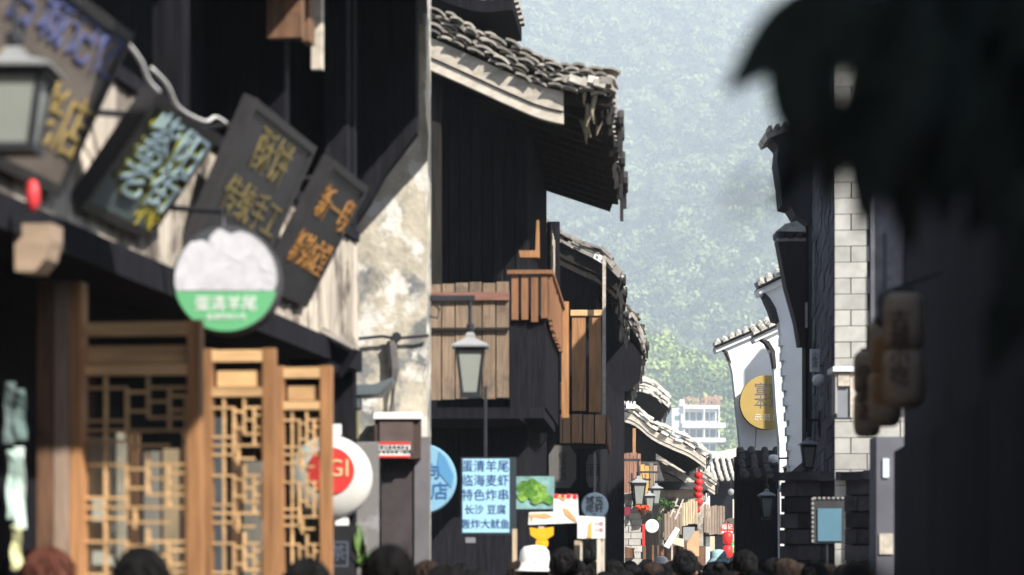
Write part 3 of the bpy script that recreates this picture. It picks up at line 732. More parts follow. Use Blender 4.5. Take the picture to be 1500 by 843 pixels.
MB().bx(-.14, -.07, .02, .08, a.z - .06, a.z - .005).build('tag', mat('tag_grey', (.2, .2, .22), .1, 5, rnd=0), ms)
MB().tube([(0, .06, b.z), (0, .06, b.z + .5)], .012, 6).build('hanger', IRON, ms)
rb = thing('round_blue_sign', 'round light blue shop sign half hidden behind the plaster wall', 'sign', tuple(W(617, 702, 15.9)))
MB().lathe([(.225, -.03), (.232, -.02), (.232, .05), (.225, .06)], 44, axis='y').build('face', mat('sign_sky', (.22, .42, .58), .05, 3, rnd=0, bump=0, rough=.4), rb)
MB().prism([(.12, .18), (.16, .14), (.215, .02), (.20, -.06), (.15, .0), (.10, .06)], -.035, -.0305, 'xz').build('print', mat('sign_deep', (.10, .28, .50), .05, 3, rnd=0, bump=0, rough=.4), rb)
text('方向', .11, mat('ink_blue2', (.05, .16, .38), .05, 5, rnd=0, bump=0), rb, (.02, -.036, .045)); text('书店', .12, mat('ink_blue2', (.05, .16, .38)), rb, (.065, -.036, -.085))
MB().tube([(0, .02, .23), (0, .02, .40)], .012, 6).build('hanger', IRON, rb)

# ------------------------------------------------------------------ receding houses on the left
Cc, lC, PC = gable_house('timber_house', 'dark timber house beyond the gallery with orange upright boards', 27.0,
    [(770, 290), (810, 330), (850, 352), (880, 366), (904, 390)], 872, 8.0, 3.2, th=.14, setback=.35, courses=3, wallm=BLACKWOOD, left_px=815, barge=DARKWOOD)
MB().box(lC(880, 380, 26.9), (.17, .06, .07), Euler((0, .55, 0)).to_matrix()).build('lit_eave_spot', WHITE, Cc)  # white block in place of the sunlit spot on the dark verge
yc = lC(860, 500, 25.5).y
for px0, px1, py0, py1, m in ((838, 858, 462, 602, ORANGE), (863, 880, 462, 604, ORANGE), (813, 828, 560, 600, ORANGE)):
    a, b = lC(px0, py1, 25.5), lC(px1, py0, 25.5)
    piece('upright_board', m, Cc, ((a.x + b.x) / 2, yc, (a.z + b.z) / 2), (b.x - a.x, .05, b.z - a.z))
a, b = lC(836, 470, 25.5), lC(882, 459, 25.5)
piece('rail', ORANGEH, Cc, ((a.x + b.x) / 2, yc, b.z), (b.x - a.x, .09, .06))
a, b = lC(802, 650, 25.0), lC(888, 608, 25.0)
bal = MB().bx(a.x, b.x, lC(840, 600, 25).y + .03, yc + .8, a.z, a.z + .05).build('balcony', DARKWOOD, Cc)
planks(bal, mat('amber_plank', (.40, .22, .12), .3, 3, GV, .7, .25, .15), a.x, b.x, lC(840, 600, 25.0).y, a.z, b.z, 5, gap=.014)
planks(bal, BRK, lC(840, 600, 25.0).y + .05, lC(840, 600, 25.0).y + 2.4, b.x, a.z, b.z, 9, gap=.03, axis='y')
piece('downpipe', FASCIA, Cc, (lC(885, 500, 25.3).x, lC(885, 500, 25.3).y, (WZ(590, 25) + WZ(400, 25)) / 2), (.035, .035, WZ(390, 25) - WZ(640, 25)))
MB().bx(lC(770, 600, 27).x, lC(830, 600, 27).x, .2, .34, 0, 4.4).build('side_wall', BLACKWOOD, Cc)
# hanging oval plaques under the balconies
for i, (px, py, hw, hh, Y, s, lab) in enumerate(((776, 630, 22, 27, 21.0, '老酒', 'grey octagonal plaque under the corner balcony, upper one'),
        (824, 684, 20, 31, 22.5, '临海老酒', 'tall grey octagonal plaque with column of characters, middle one'),
        (868, 690, 9, 24, 25.2, '酒', 'narrow octagonal plaque beside the brown planks, smallest one'))):
    r = thing('hanging_plaque', lab, 'sign', tuple(W(px, py, Y)), 0, 'octagonal plaques under the balconies')
    a, b = hw / F * Y, hh / F * Y
    o8 = lambda k: [(-a * k, b * .55 * k), (-a * .55 * k, b * k), (a * .55 * k, b * k), (a * k, b * .55 * k), (a * k, -b * .55 * k), (a * .55 * k, -b * k), (-a * .55 * k, -b * k), (-a * k, -b * .55 * k)]
    MB().prism(o8(1.0), 0, .04, 'xz').build('board', mat('plaque_grey', (.13, .125, .12), .15, 5, GV, .8, .1, .1), r)
    MB().prism(o8(1.06), .012, .03, 'xz').build('rim', DARKWOOD, r)
    text('\n'.join(s), b * 2 / (len(s) + 1.4), BLACKP, r, (0, -.003, 0), sp=.9)
    MB().tube([(0, .02, b), (0, .02, b + .25)], .006, 5).build('cord', IRON, r)

Dd, lD, PD = gable_house('old_house', 'dark old house with ragged drooping tile eave', 36.0,
    [(800, 380), (850, 398), (893, 424), (925, 460), (941, 492)], 915, 11.0, 1.9, th=.16, setback=.3, courses=3, wallm=BLACKWOOD, barge=None, left_px=850)
# tangled creeper drying on that eave
cr = MB()
for i in range(420):
    t = RN.random(); y = RN.uniform(-.2, 10.5); k = int(RN.uniform(.55, 1) * (len(PD) - 1)); x, z = PD[k]
    s = RN.uniform(.03, .10); c = Vector((x + RN.uniform(0, .10), y, z + RN.uniform(-.32, .08)))
    cr.box(c, (s, s * .3, s * 1.5), Euler((RN.uniform(0, 3), RN.uniform(0, 3), RN.uniform(0, 3))).to_matrix())
cr.build('dry_creeper', mat('dry_creeper', (.07, .06, .045), .5, 9, rnd=.3), Dd, kind='stuff')
o8 = [(-.25, .1), (-.14, .28), (.14, .28), (.25, .1), (.22, -.14), (.08, -.26), (-.08, -.26), (-.22, -.14)]
pq = thing('hanging_plaque', 'large black round plaque high under the ragged eave', 'sign', tuple(W(912, 540, 34.5)))
MB().prism([(x * 1.1, z * 1.25) for x, z in o8], 0, .08, 'xz').build('board', BLACKWOOD, pq)
MB().tube([(0, .04, .3), (0, .04, 1.2)], .012, 6).build('cord', IRON, pq)

F1, l1, P1 = gable_house('far_tiled_house', 'pale humped tile roof just beyond the ragged eave', 64.0,
    [(880, 574), (905, 556), (930, 551), (955, 556), (978, 574)], 950, 8, 1, th=.42, setback=.4, courses=5, tilem=PALETILE, barge=None, wallm=DARKWOOD)
F2, l2, P2_ = gable_house('far_gable_house', 'grey tiled house with long curved verge over a dark gable', 54.0,
    [(900, 582), (930, 592), (955, 612), (985, 627), (1010, 638), (1034, 655)], 962, 6, 1, th=.24, setback=.45, courses=3, tilem=PALETILE, wallm=DARKWOOD)
MB().box(l2(924, 594, 53.8), (.2, .3, .16)).build('ridge_cap', WHITE, F2)
F3, l3, P3 = gable_house('far_white_house', 'white plastered house under two sloping grey tile verges', 62.0,
    [(940, 634), (965, 648), (1000, 668), (1025, 682), (1047, 696)], 1028, 7, 1, th=.26, setback=.4, courses=3, tilem=PALETILE, wallm=WHITEWALL, left_px=945, wall_bottom=2.9)
F3b, l3b, P3b = gable_house('far_lean_to', 'low white lean-to with tile verge below the white house', 58.0,
    [(945, 670), (970, 678), (998, 692), (1024, 712)], 1000, 5, 1, th=.2, setback=.3, courses=3, tilem=PALETILE, wallm=WHITEWALL, left_px=948, wall_bottom=2.9)
MB().prism([(v.x, v.z) for v in (l3(960, 655, 61.6), l3(1012, 641, 61.6), l3(1010, 668, 61.6), l3(990, 672, 61.6))], .0, .2, 'xz').build('gable_patch', WHITEWALL, F3)
F3s = thing('slate_roof_shed', 'small blue grey sheet roof between the tile verges and the far pale roof', 'shed', (WX(1025, 66), 66, 0))
ls = loc_of(F3s)
MB().prism([(v.x, v.z) for v in (ls(1003, 682, 66), ls(1042, 664, 66), ls(1044, 676, 66), ls(1030, 683, 66))], 0, 3, 'xz').build('roof', mat('slate_sheet', (.17, .21, .25), .15, 4), F3s)
MB().bx(-.3, .3, .3, 2.8, 0, WZ(682, 66)).build('wall', WHITEWALL, F3s)

def pent_house(name, label, Y, px0, px1, py_top, py_bot, depth, wallm, tilem, wall_top=None, rz=0., pitch=.2, sag=.12, dz=0, rear=3.):
    """house front facing down the lane with a tiled pent roof towards the viewer"""
    r = thing(name, label, 'house', (WX((px0 + px1) / 2, Y), Y, 0), rz)
    hw = (px1 - px0) / 2 / F * Y; zt, zb = WZ(py_top, Y + depth), WZ(py_bot, Y)
    path = [Vector((0, depth, zt)), Vector((0, depth * .5, (zt + zb) / 2 - sag * .5)), Vector((0, 0, zb))]
    MB().prism([(p.y, p.z) for p in path] + [(p.y, p.z - .08) for p in path[::-1]], -hw, hw, 'yz').build('roof_deck', DARKWOOD, r)
    mb = MB(); offs = list(np.arange(-hw + .06, hw - .04, pitch)); tile_rows(mb, path, (1, 0, 0), offs, r=pitch * .31, seg=.2)
    mb.build('roof_tiles', tilem, r, kind='stuff')
    em = MB()
    for x in offs: em.lathe([(.04, -.03), (pitch * .33, -.02), (pitch * .33, .02), (.04, .03)], 8, (x, -.02, zb + .02), 'y')
    em.build('eave_tiles', tilem, r, kind='stuff')
    MB().bx(-hw, hw, depth * .45, depth * .45 + .15, 0, (zt + zb) / 2 - .05).build('front_wall', wallm, r)
    MB().bx(-hw, hw, depth + .01, depth + rear, 0, zt - .1 + dz).build('rear_block', wallm, r)
    return r
F4 = pent_house('far_shop', 'dark shop front under a pale tile pent roof at the lane end', 76, 1036, 1090, 672, 703, 2.2, BLACKWOOD, PALETILE)
l4 = loc_of(F4)
MB().prism([(v.x, v.z) for v in (l4(1036, 668, 79), l4(1052, 662, 79), l4(1086, 655, 79), l4(1086, 674, 79), l4(1036, 676, 79))], 3.0, 3.6, 'xz').build('ridge', PALETILE, F4)

# plank balconies, screens and shop fronts along the far left side
def plank_screen(name, label, cat, Y, px0, px1, py0, py1, n, m, slope=0., group='plank balcony fronts along the far lane', rz=0.):
    r = thing(name, label, cat, (WX((px0 + px1) / 2, Y), Y, WZ(py1, Y)), rz, group)
    hw, h = (px1 - px0) / 2 / F * Y, (py1 - py0) / F * Y
    wd = 2 * hw / n
    for i in range(n):
        x = -hw + wd * (i + .5); dzz = -slope * x
        piece('plank', m, r, (x, RN.uniform(-.012, .012), h / 2 + dzz + RN.uniform(-.03, .03)), (wd * .86, .03, h))
    for z in (.18, .82): piece('rail', m, r, (0, .035, h * z), (2 * hw, .04, .05), Euler((0, math.atan(slope), 0)))
    MB().bx(-hw, hw, .06, .6, -.06, 0).build('floor', DARKWOOD, r)
    for x in (-hw + .03, hw - .03): piece('post', DARKWOOD, r, (x, .09, h / 2 - WZ(py1, Y) / 2), (.06, .06, h + WZ(py1, Y)))
    return r
TANP = mat('tan_plank', (.50, .40, .27), .3, 3, GV, .85, .3, .25); BRP = mat('grey_brown_plank', (.30, .23, .18), .3, 3, GV, .85, .3, .25)
REDP = mat('red_brown_plank', (.30, .16, .11), .3, 3, GV, .8, .3, .3); YELP = mat('yellow_plank', (.56, .34, .10), .2, 3, GV, .7, .2, .1)
plank_screen('plank_balcony', 'red brown plank balcony above the lantern cluster', 'balcony', 48, 889, 939, 664, 726, 9, REDP)
plank_screen('plank_balcony', 'bright yellow plank screen right of the red brown balcony', 'balcony', 50, 938, 951, 681, 722, 2, YELP)
plank_screen('plank_balcony', 'short brown plank screen right of the bright yellow planks', 'balcony', 50.1, 951, 963, 680, 722, 2, BRP)
plank_screen('plank_balcony', 'sloping grey brown plank balcony right of the round white sign', 'balcony', 55, 973, 999, 748, 787, 6, BRP, -.35)
plank_screen('plank_balcony', 'tan plank balcony below the hanging red lanterns', 'balcony', 55.5, 997, 1022, 734, 768, 7, TANP, -.15)
plank_screen('plank_balcony', 'weathered grey plank balcony left of the red round sign', 'balcony', 66, 1031, 1062, 741, 783, 8, BRP, .1)
plank_screen('plank_balcony', 'tall pale plank screen right of the red round sign', 'balcony', 70, 1073, 1096, 735, 806, 7, mat('pale_plank', (.60, .55, .47), .2, 3, GV, .85, .3, .2), .3)
# balcony window frame bits above the red brown balcony
for px, Y, lab in ((894, 48.3, 'thin pale post left above the red brown balcony'), (929, 48.4, 'thin orange post right above the red brown balcony')):
    o = MB().bx(-.03, .03, -.03, .03, 0, .55).build('balcony_post', ORANGE if px > 900 else FASCIA); o.location = (WX(px, Y), Y, WZ(668, Y)); tag(o, lab, 'post')
# rear walls closing the far lane
for nm, lab, Y, px0, px1, py, m, d in (('back_house', 'dark ground floor wall behind the lantern cluster', 52, 880, 965, 705, DARKWOOD, 4), ('back_house', 'pale mottled shop wall under the tan plank balcony', 57, 962, 1030, 718, mat('mottled_wall', (.42, .38, .32), .4, 3, (1, 1, 1), .9, .2, .1, (.12, .10, .09), .5, 1.6, .08), 5),
        ('back_house', 'dark wall closing the lane behind the pale plank screen', 84, 1020, 1130, 700, DARKWOOD, 4)):
    r = thing(nm, lab, 'house', (WX((px0 + px1) / 2, Y), Y, 0)); hw = (px1 - px0) / 2 / F * Y
    MB().bx(-hw, hw, 0, d, 0, WZ(py, Y)).build('wall', m, r)
    MB().prism([(-.3, WZ(py, Y)), (d + .3, WZ(py, Y)), (d / 2, WZ(py, Y) + .5)], -hw - .1, hw + .1, 'yz').build('roof', DARKTILE, r)
    for x in (-hw * .5, hw * .45): 
        f = MB().bx(x - .35, x + .35, -.03, .02, .1, 1.9).build('door', BROWN, r)
# stone pier of pale courses
SP = thing('stone_pier', 'pale coursed stone pier standing left of the round white sign', 'wall', (WX(922, 47), 47, 0))
for i in range(22):
    z = .14 + i * .128
    for k in (-1, 1):
        o = .03 if (i % 2) else -.03
        piece('stone', BRICK, SP, (k * .115 + o * .6, RN.uniform(-.008, .008), z), (.21 if k * o > 0 else .23, .3, .118))
MB().bx(-.2, .2, .0, .28, 0, 22 * .128 + .06).build('core', MORTAR, SP)

# goods, awnings and fittings crowding the far shop fronts
def clutter(name, label, cat, Y, polys, m, depth=.05, post=None):
    cx_ = sum(p[0] for p in polys[0]) / len(polys[0]); cy_ = max(p[1] for p in polys[0])
    r = thing(name, label, cat, tuple(W(cx_, cy_, Y)))
    for k, q in enumerate(polys):
        MB().prism([(WX(a, Y) - r.location.x, WZ(b, Y) - r.location.z) for a, b in q], .02 * k, depth + .02 * k, 'xz').build(('panel', 'trim', 'fringe', 'bar')[min(k, 3)], m[k] if isinstance(m, list) else m, r)
    if post: MB().bx(-.02, .02, .01, .04, -r.location.z, .05).build('post', post, r)
    return r
CREAM = mat('cream_cloth', (.62, .54, .40), .15, 6); MAROON = mat('maroon_cloth', (.20, .03, .05), .15, 6); PINK = mat('pink_print', (.60, .25, .28), .1, 6); GREYM = mat('grey_metal', (.33, .34, .36), .1, 6, rough=.5)
clutter('shop_awning', 'cream pointed awning beside the round grey sign', 'awning', 46.2, [[(884, 766), (906, 766), (899, 744), (893, 744)], [(884, 769), (906, 769), (906, 766), (884, 766)]], [CREAM, FASCIA], .5, FASCIA)
clutter('hanging_cloth', 'maroon cloth hanging before the white upright banner', 'cloth', 45.8, [[(909, 757), (923, 755), (924, 744), (911, 742)], [(909, 760), (913, 758), (913, 756), (909, 757)]], MAROON)
clutter('hanging_banner', 'white slanted cloth banner below the sloping plank balcony', 'banner', 54.0, [[(972, 800), (980, 804), (996, 776), (990, 772)], [(984, 796), (1002, 802), (1002, 790), (986, 786)]], [WHITE, CREAM], .03, FASCIA)
clutter('hanging_banner', 'white and pink shop banner under the cream pointed awning', 'banner', 46.0, [[(896, 812), (905, 812), (905, 774), (896, 776)], [(898, 792), (903, 792), (903, 786), (898, 786)]], [WHITE, PINK])
clutter('shop_awning', 'dark tiled awning over the tan board in the far lane', 'awning', 56.4, [[(984, 735), (1034, 728), (1036, 733), (984, 741)], [(984, 743), (1034, 735), (1034, 733), (984, 741)]], [TILE, DARKWOOD], .8)
clutter('window_shutter', 'grey shutter with a pale frame behind the tan plank balcony', 'shutter', 56.5, [[(1001, 772), (1018, 772), (1018, 788), (1001, 788)], [(999, 772), (1020, 772), (1020, 770), (999, 770)]], [GREYM, FASCIA])
clutter('shop_sign', 'narrow cream sign board left of the red round sign', 'sign', 61.5, [[(1040, 808), (1047, 808), (1047, 786), (1040, 786)], [(1041, 804), (1046, 804), (1046, 800), (1041, 800)]], [CREAM, RED])
clutter('shop_sign', 'narrow red sign board beside the stone pier', 'sign', 46.3, [[(941, 800), (945, 800), (945, 768), (941, 768)], [(942, 790), (944, 790), (944, 786), (942, 786)]], [RED, WHITE])
clutter('ladder_rack', 'white slatted rack leaning right of the lantern cluster', 'rack', 52.5, [[(988, 760), (990, 762), (1002, 732), (1000, 731)], [(981, 757), (983, 758), (994, 731), (992, 730)], [(984, 750), (997, 753), (997, 751), (985, 748)], [(988, 741), (1000, 744), (1000, 742), (989, 739)]], FASCIA, .04)
clutter('wooden_crate', 'brown crate of goods on a stall at the foot of the white banner', 'crate', 46.5, [[(908, 818), (930, 818), (928, 804), (911, 800)], [(908, 806), (930, 806), (930, 803), (908, 803)]], [BROWN, TANP], .4)
cl2 = thing('globe_lamp', 'cream globe lamp under the red brown plank balcony', 'lamp', tuple(W(897, 736, 47)))
MB().lathe([(.03, .12), (.10, .06), (.115, -.02), (.07, -.10), (.02, -.12)], 14).build('globe', CREAM, cl2, True); MB().tube([(0, 0, .12), (0, 0, .3)], .012, 6).build('stem', IRON, cl2)
gl = thing('round_lamp', 'pale round lamp hanging before the dark wall at the lane end', 'lamp', tuple(W(1071, 721, 72)))
MB().lathe([(.02, .1), (.08, .06), (.1, 0), (.07, -.07), (.02, -.1)], 12).build('globe', GREYM, gl, True); MB().tube([(0, 0, .1), (0, 0, .35)], .012, 6).build('stem', IRON, gl)
rf = thing('flower_basket', 'orange red flower basket hanging below the lantern cluster', 'plant', tuple(W(942, 748, 46.2)))
MB().lathe([(.05, -.08), (.10, -.02), (.11, 0), (.02, .0)], 10).build('basket', BROWN, rf)
fb = MB()
for i in range(40): fb.box((RN.uniform(-.12, .12), RN.uniform(-.1, .1), RN.uniform(.0, .09)), (.04, .04, .03), Euler((RN.random() * 3, RN.random() * 3, 0)).to_matrix())
fb.build('flowers', mat('flower_red', (.60, .10, .04), .3, 20), rf, kind='stuff')
# street lantern copies farther off
for px, py, Y, s, lab in ((935, 722, 46.5, 1.4, 'street lantern in the far cluster, leftmost and largest'), (951, 741, 46.6, 1.0, 'street lantern in the far cluster, lowest'), (961, 730, 46.8, 1.0, 'street lantern in the far cluster, rightmost')):
    dup(lan, tuple(W(px, py - 14, Y)), rad(10), lab, scale=s)
# signs along the middle of the lane
ps = thing('landscape_poster', 'green landscape poster hanging behind the menu sign', 'poster', tuple(W(781, 723, 17.3)))
lp_ = lambda px, py: (lambda v: (v.x - ps.location.x, v.z - ps.location.z))(W(px, py, 17.3))
MB().prism([lp_(755, 746), lp_(812, 746), lp_(812, 698), lp_(755, 698)], 0, .02, 'xz').build('sheet', mat('poster_teal', (.20, .36, .36), .45, 9, rnd=0, bump=0), ps)
for i, (x, y, r, c) in enumerate(((768, 714, 12, 0), (780, 710, 11, 0), (790, 716, 10, 1), (766, 728, 9, 1), (778, 724, 10, 0), (796, 728, 10, 1), (805, 733, 8, 0), (785, 733, 8, 1))):
    pts = [(lambda a: lp_(x + r * (1 + .18 * math.sin(3 * a + i)) * math.cos(a), y + r * .75 * (1 + .15 * math.cos(4 * a)) * math.sin(a)))(k / 14 * 2 * math.pi) for k in range(14)]
    MB().prism(pts, -.003 - .0012 * i, -.001, 'xz').build('tree_print', mat('print_green%d' % c, ((.08, .20, .03), (.18, .34, .06))[c], .7, 30, rnd=0, bump=0), ps)
wp = thing('food_banner', 'white food banner with tan swirls below the landscape poster', 'banner', tuple(W(808, 750, 17.1)))
lp2 = lambda px, py: (lambda v: (v.x - wp.location.x, v.z - wp.location.z))(W(px, py, 17.1))
MB().prism([lp2(774, 769), lp2(848, 766), lp2(846, 725), lp2(811, 725), lp2(811, 750), lp2(775, 751)], 0, .03, 'xz').build('sheet', WHITE, wp)
TAN = mat('print_tan', (.60, .36, .16), .3, 15, rnd=0, bump=0)
for q in (((776, 753), (800, 752), (810, 757), (800, 760), (782, 758), (778, 766)), ((824, 744), (832, 746), (842, 758), (846, 765), (838, 763), (828, 755)), ((815, 728), (822, 726), (830, 731), (826, 735))):
    MB().prism([lp2(*k) for k in q], -.004, -.001, 'xz').build('print', TAN, wp)
for k in range(4): MB().lathe([(.008, -.004), (.019, -.003), (.019, 0)], 10, (lp2(815 + k * 9, 727)[0], 0, lp2(0, 727 + (k % 2))[1]), 'y').build('rosette', RED, wp)
yb_ = thing('yellow_board', 'bright yellow cup shaped board under the white food banner', 'sign', tuple(W(793, 782, 16.9)))
lp3 = lambda px, py: (lambda v: (v.x - yb_.location.x, v.z - yb_.location.z))(W(px, py, 16.9))
YEL = mat('bright_yellow', (.80, .42, .02), .05, 5, rnd=0, bump=0)
MB().prism([lp3(776, 773), lp3(790, 775), lp3(811, 772), lp3(811, 784), lp3(800, 791), lp3(786, 790), lp3(777, 784)], 0, .03, 'xz').build('board', YEL, yb_)
MB().lathe([(.004, .0), (.045, .005), (.045, .02), (.004, .025)], 16, (lp3(794, 796)[0], 0, lp3(0, 796)[1]), 'y').build('foot', YEL, yb_)
MB().bx(-.02, .02, .03, .06, -1.85, .05).build('stake', FASCIA, yb_)
rg = thing('round_grey_sign', 'round blue grey sign with dark brush characters above the price poster', 'sign', tuple(W(871, 742, 17.9)))
MB().lathe([(.095, -.02), (.101, -.01), (.101, .03), (.095, .04)], 36, axis='y').build('face', mat('sign_slate', (.085, .125, .17), .06, 4, rnd=0, bump=0), rg)
text('城东\n佬轩', .068, BLACKP, rg, (.0, -.024, .012), sp=.85); text('丁', .032, BLACKP, rg, (.0, -.024, -.068))
MB().tube([(0, .01, .10), (0, .01, .4)], .01, 6).build('hanger', IRON, rg)
pp = thing('price_poster', 'white price poster with orange stripe under the round grey sign', 'poster', tuple(W(870, 776, 17.3)))
lp4 = lambda px, py: (lambda v: (v.x - pp.location.x, v.z - pp.location.z))(W(px, py, 17.3))
MB().prism([lp4(846, 789), lp4(886, 789), lp4(886, 758), lp4(846, 756)], 0, .02, 'xz').build('sheet', WHITE, pp)
MB().prism([lp4(860, 788), lp4(867, 788), lp4(867, 764), lp4(862, 768)], -.004, -.001, 'xz').build('stripe', mat('print_orange', (.75, .42, .12), .1, 5, rnd=0), pp)
for i in range(2): text('小笼', .036, mat('ink_rose', (.55, .25, .30), .05, 5, rnd=0, bump=0), pp, (lp4(877, 0)[0], -.003, lp4(0, 768 + i * 9)[1]))
for x in (-.09, .06): MB().bx(x - .008, x + .008, .022, .04, -1.86, .05).build('leg', FASCIA, pp)
rw = thing('round_white_sign', 'small round white sign with faint print on the dark far wall', 'sign', tuple(W(955, 771, 49)))
MB().lathe([(.13, -.02), (.14, -.01), (.14, .03), (.13, .04)], 32, axis='y').build('face', mat('sign_pale', (.66, .74, .72), .15, 12, rnd=0, bump=0), rw)
text('茶', .13, mat('ink_pale', (.35, .48, .42), .05, 5, rnd=0, bump=0), rw, (0, -.023, 0)); MB().tube([(0, .01, .14), (0, .01, .4)], .01, 6).build('hanger', IRON, rw)
# string of red lanterns
ry = thing('red_lantern_string', 'string of five round red lanterns hanging under the tile verges', 'lantern', tuple(W(1023, 692, 56)))
REDL = mat('lantern_red', (.70, .03, .03), .1, 5, rnd=.1, rough=.4)
for k in range(5):
    z = -.07 - k * .155
    MB().lathe([(.03, .075), (.075, .06), (.105, .02), (.105, -.02), (.075, -.06), (.03, -.075)], 14, (.01 * math.sin(k * 2), 0, z)).build('lantern', REDL, ry, True)
MB().tube([(0, 0, .3), (0, 0, -.9)], .008, 5).build('cord', GOLD, ry)
MB().lathe([(.035, 0), (.05, -.10), (.02, -.14)], 8, (0, 0, -.80)).build('tassel', REDL, ry)
rr1 = thing('red_round_sign', 'red round sign with white characters before a dark disc', 'sign', tuple(W(1065, 776, 62)))
MB().lathe([(.165, -.02), (.17, 0), (.17, .04)], 28, axis='y').build('face', RED, rr1)
MB().lathe([(.2, 0), (.21, .01), (.21, .06)], 28, (.12, .12, .09), 'y').build('rear_disc', mat('disc_olive', (.12, .11, .09), .1, 5), rr1)
text('福記', .14, WHITE, rr1, (0, -.023, .06)); text('●●●●', .08, WHITE, rr1, (0, -.023, -.075))
MB().tube([(.05, .05, -1.9), (.05, .05, .2)], .02, 6).build('post', IRON, rr1)
rl2 = thing('red_drum_lanterns', 'pair of stacked red drum lanterns under the red round sign', 'lantern', tuple(W(1066, 808, 60)))
for z in (.0, .33): MB().lathe([(.06, -.16), (.12, -.12), (.13, 0), (.12, .12), (.06, .16)], 14, (0, 0, z)).build('lantern', REDL, rl2, True)
MB().tube([(0, 0, .45), (0, 0, .75)], .01, 5).build('cord', IRON, rl2)
gn = thing('green_sign', 'small bright green sign with white mark beside the red drum lanterns', 'sign', tuple(W(1077, 801, 61)))
MB().bx(-.09, .09, 0, .04, -.16, .14).build('board', mat('sign_emerald', (.06, .50, .14), .05, 5, rnd=0), gn); MB().bx(-.05, .05, -.006, -.001, -.03, .04).build('mark', WHITE, gn)
MB().bx(-.015, .015, .01, .03, -1.9, -.16).build('post', IRON, gn)
tb = thing('tan_board', 'plain tan board leaning in the crowd under the tan plank balcony', 'board', tuple(W(1012, 812, 52)))
lp5 = lambda px, py: (lambda v: (v.x - tb.location.x, v.z - tb.location.z))(W(px, py, 52))
MB().prism([lp5(1006, 815), lp5(1024, 815), lp5(1024, 778), lp5(1018, 778), lp5(1006, 797)], 0, .05, 'xz').build('panel', mat('tan_panel', (.46, .28, .16), .12, 4), tb)
MB().bx(-.1, .1, .05, .09, -1.7, .2).build('prop', BROWN, tb)
# shop stall verticals behind the posters
for px, py0, Y, m, lab in ((846, 792, 17.5, TANP, 'tan upright board at the left of the price poster'), (880, 790, 17.5, mat('white_plank', (.75, .68, .58), .15, 3, GV), 'pale upright board under the price poster'), (892, 770, 46, mat('grey_plank_lit', (.6, .58, .54), .15, 3, GV), 'grey upright shutter right of the price poster'), (908, 738, 46.4, WHITE, 'white upright banner with pink mark before the stone pier'), (754, 775, 16.8, TANP, 'tan stall post below the menu sign')):
    wpx = {846: 9, 880: 11, 892: 9, 908: 14, 754: 7}[px]
    hw = wpx / 2 / F * Y; o = MB().bx(-hw, hw, 0, .04, 0, WZ(py0, Y)).build('upright_board', m); o.location = (WX(px, Y), Y, 0); tag(o, lab, 'board')
# ------------------------------------------------------------------ hotel on the far hillside
HT = thing('hillside_hotel', 'hazy white balconied building on the wooded hillside with roof letters', 'building', (WX(1022, 616), 616, 10.), rad(6))
lh = loc_of(HT)
PW_ = mat('hotel_white', (.72, .72, .72), .06, .3, rnd=0); HG = mat('hotel_glass', (.12, .16, .18), .2, 1, rnd=0, rough=.2)
def hx(px0, px1, py0, py1, y0, y1, m, nm='wall', par=None):
    a, b = lh(px0, py1, 616), lh(px1, py0, 616)
    return MB().bx(a.x, b.x, y0 * 1.6, y1 * 1.6, a.z, b.z).build(nm, m, par or HT)
hx(986, 1052, 598, 700, 1.2, 9, PW_)
hx(1000, 1054, 594, 599, -.6, 9, PW_, 'roof'); hx(984, 1000, 604, 700, .2, 8, PW_, 'wing')
for y0, y1 in ((620, 627), (642, 648), (662, 668)):
    hx(998, 1062, y0, y1, -1.0, 1.2, PW_, 'balcony')
for k in range(5):
    for y0, y1 in ((604, 616), (629, 640), (650, 660)):
        a = 1003 + k * 10
        f = hx(a, a + 7.5, y0, y1, 1.10, 1.19, HG, 'window')
for y0, y1 in ((609, 616), (630, 637)): hx(988, 996, y0, y1, .12, .19, HG, 'window')
for px in (1000, 1030, 1052): hx(px, px + 1.6, 599, 645, -.7, -.4, PW_, 'column')
for k, s in enumerate('巾山賓館'):
    p = lh(1009 + k * 13.5, 588, 616); text(s, 2.5, mat('hotel_letters', (.55, .18, .14), .1, 1, rnd=0, bump=0), HT, (p.x, -.9, p.z), ext=.02)
hx(997, 1004, 585, 595, 1, 3, PW_, 'stair_tower')

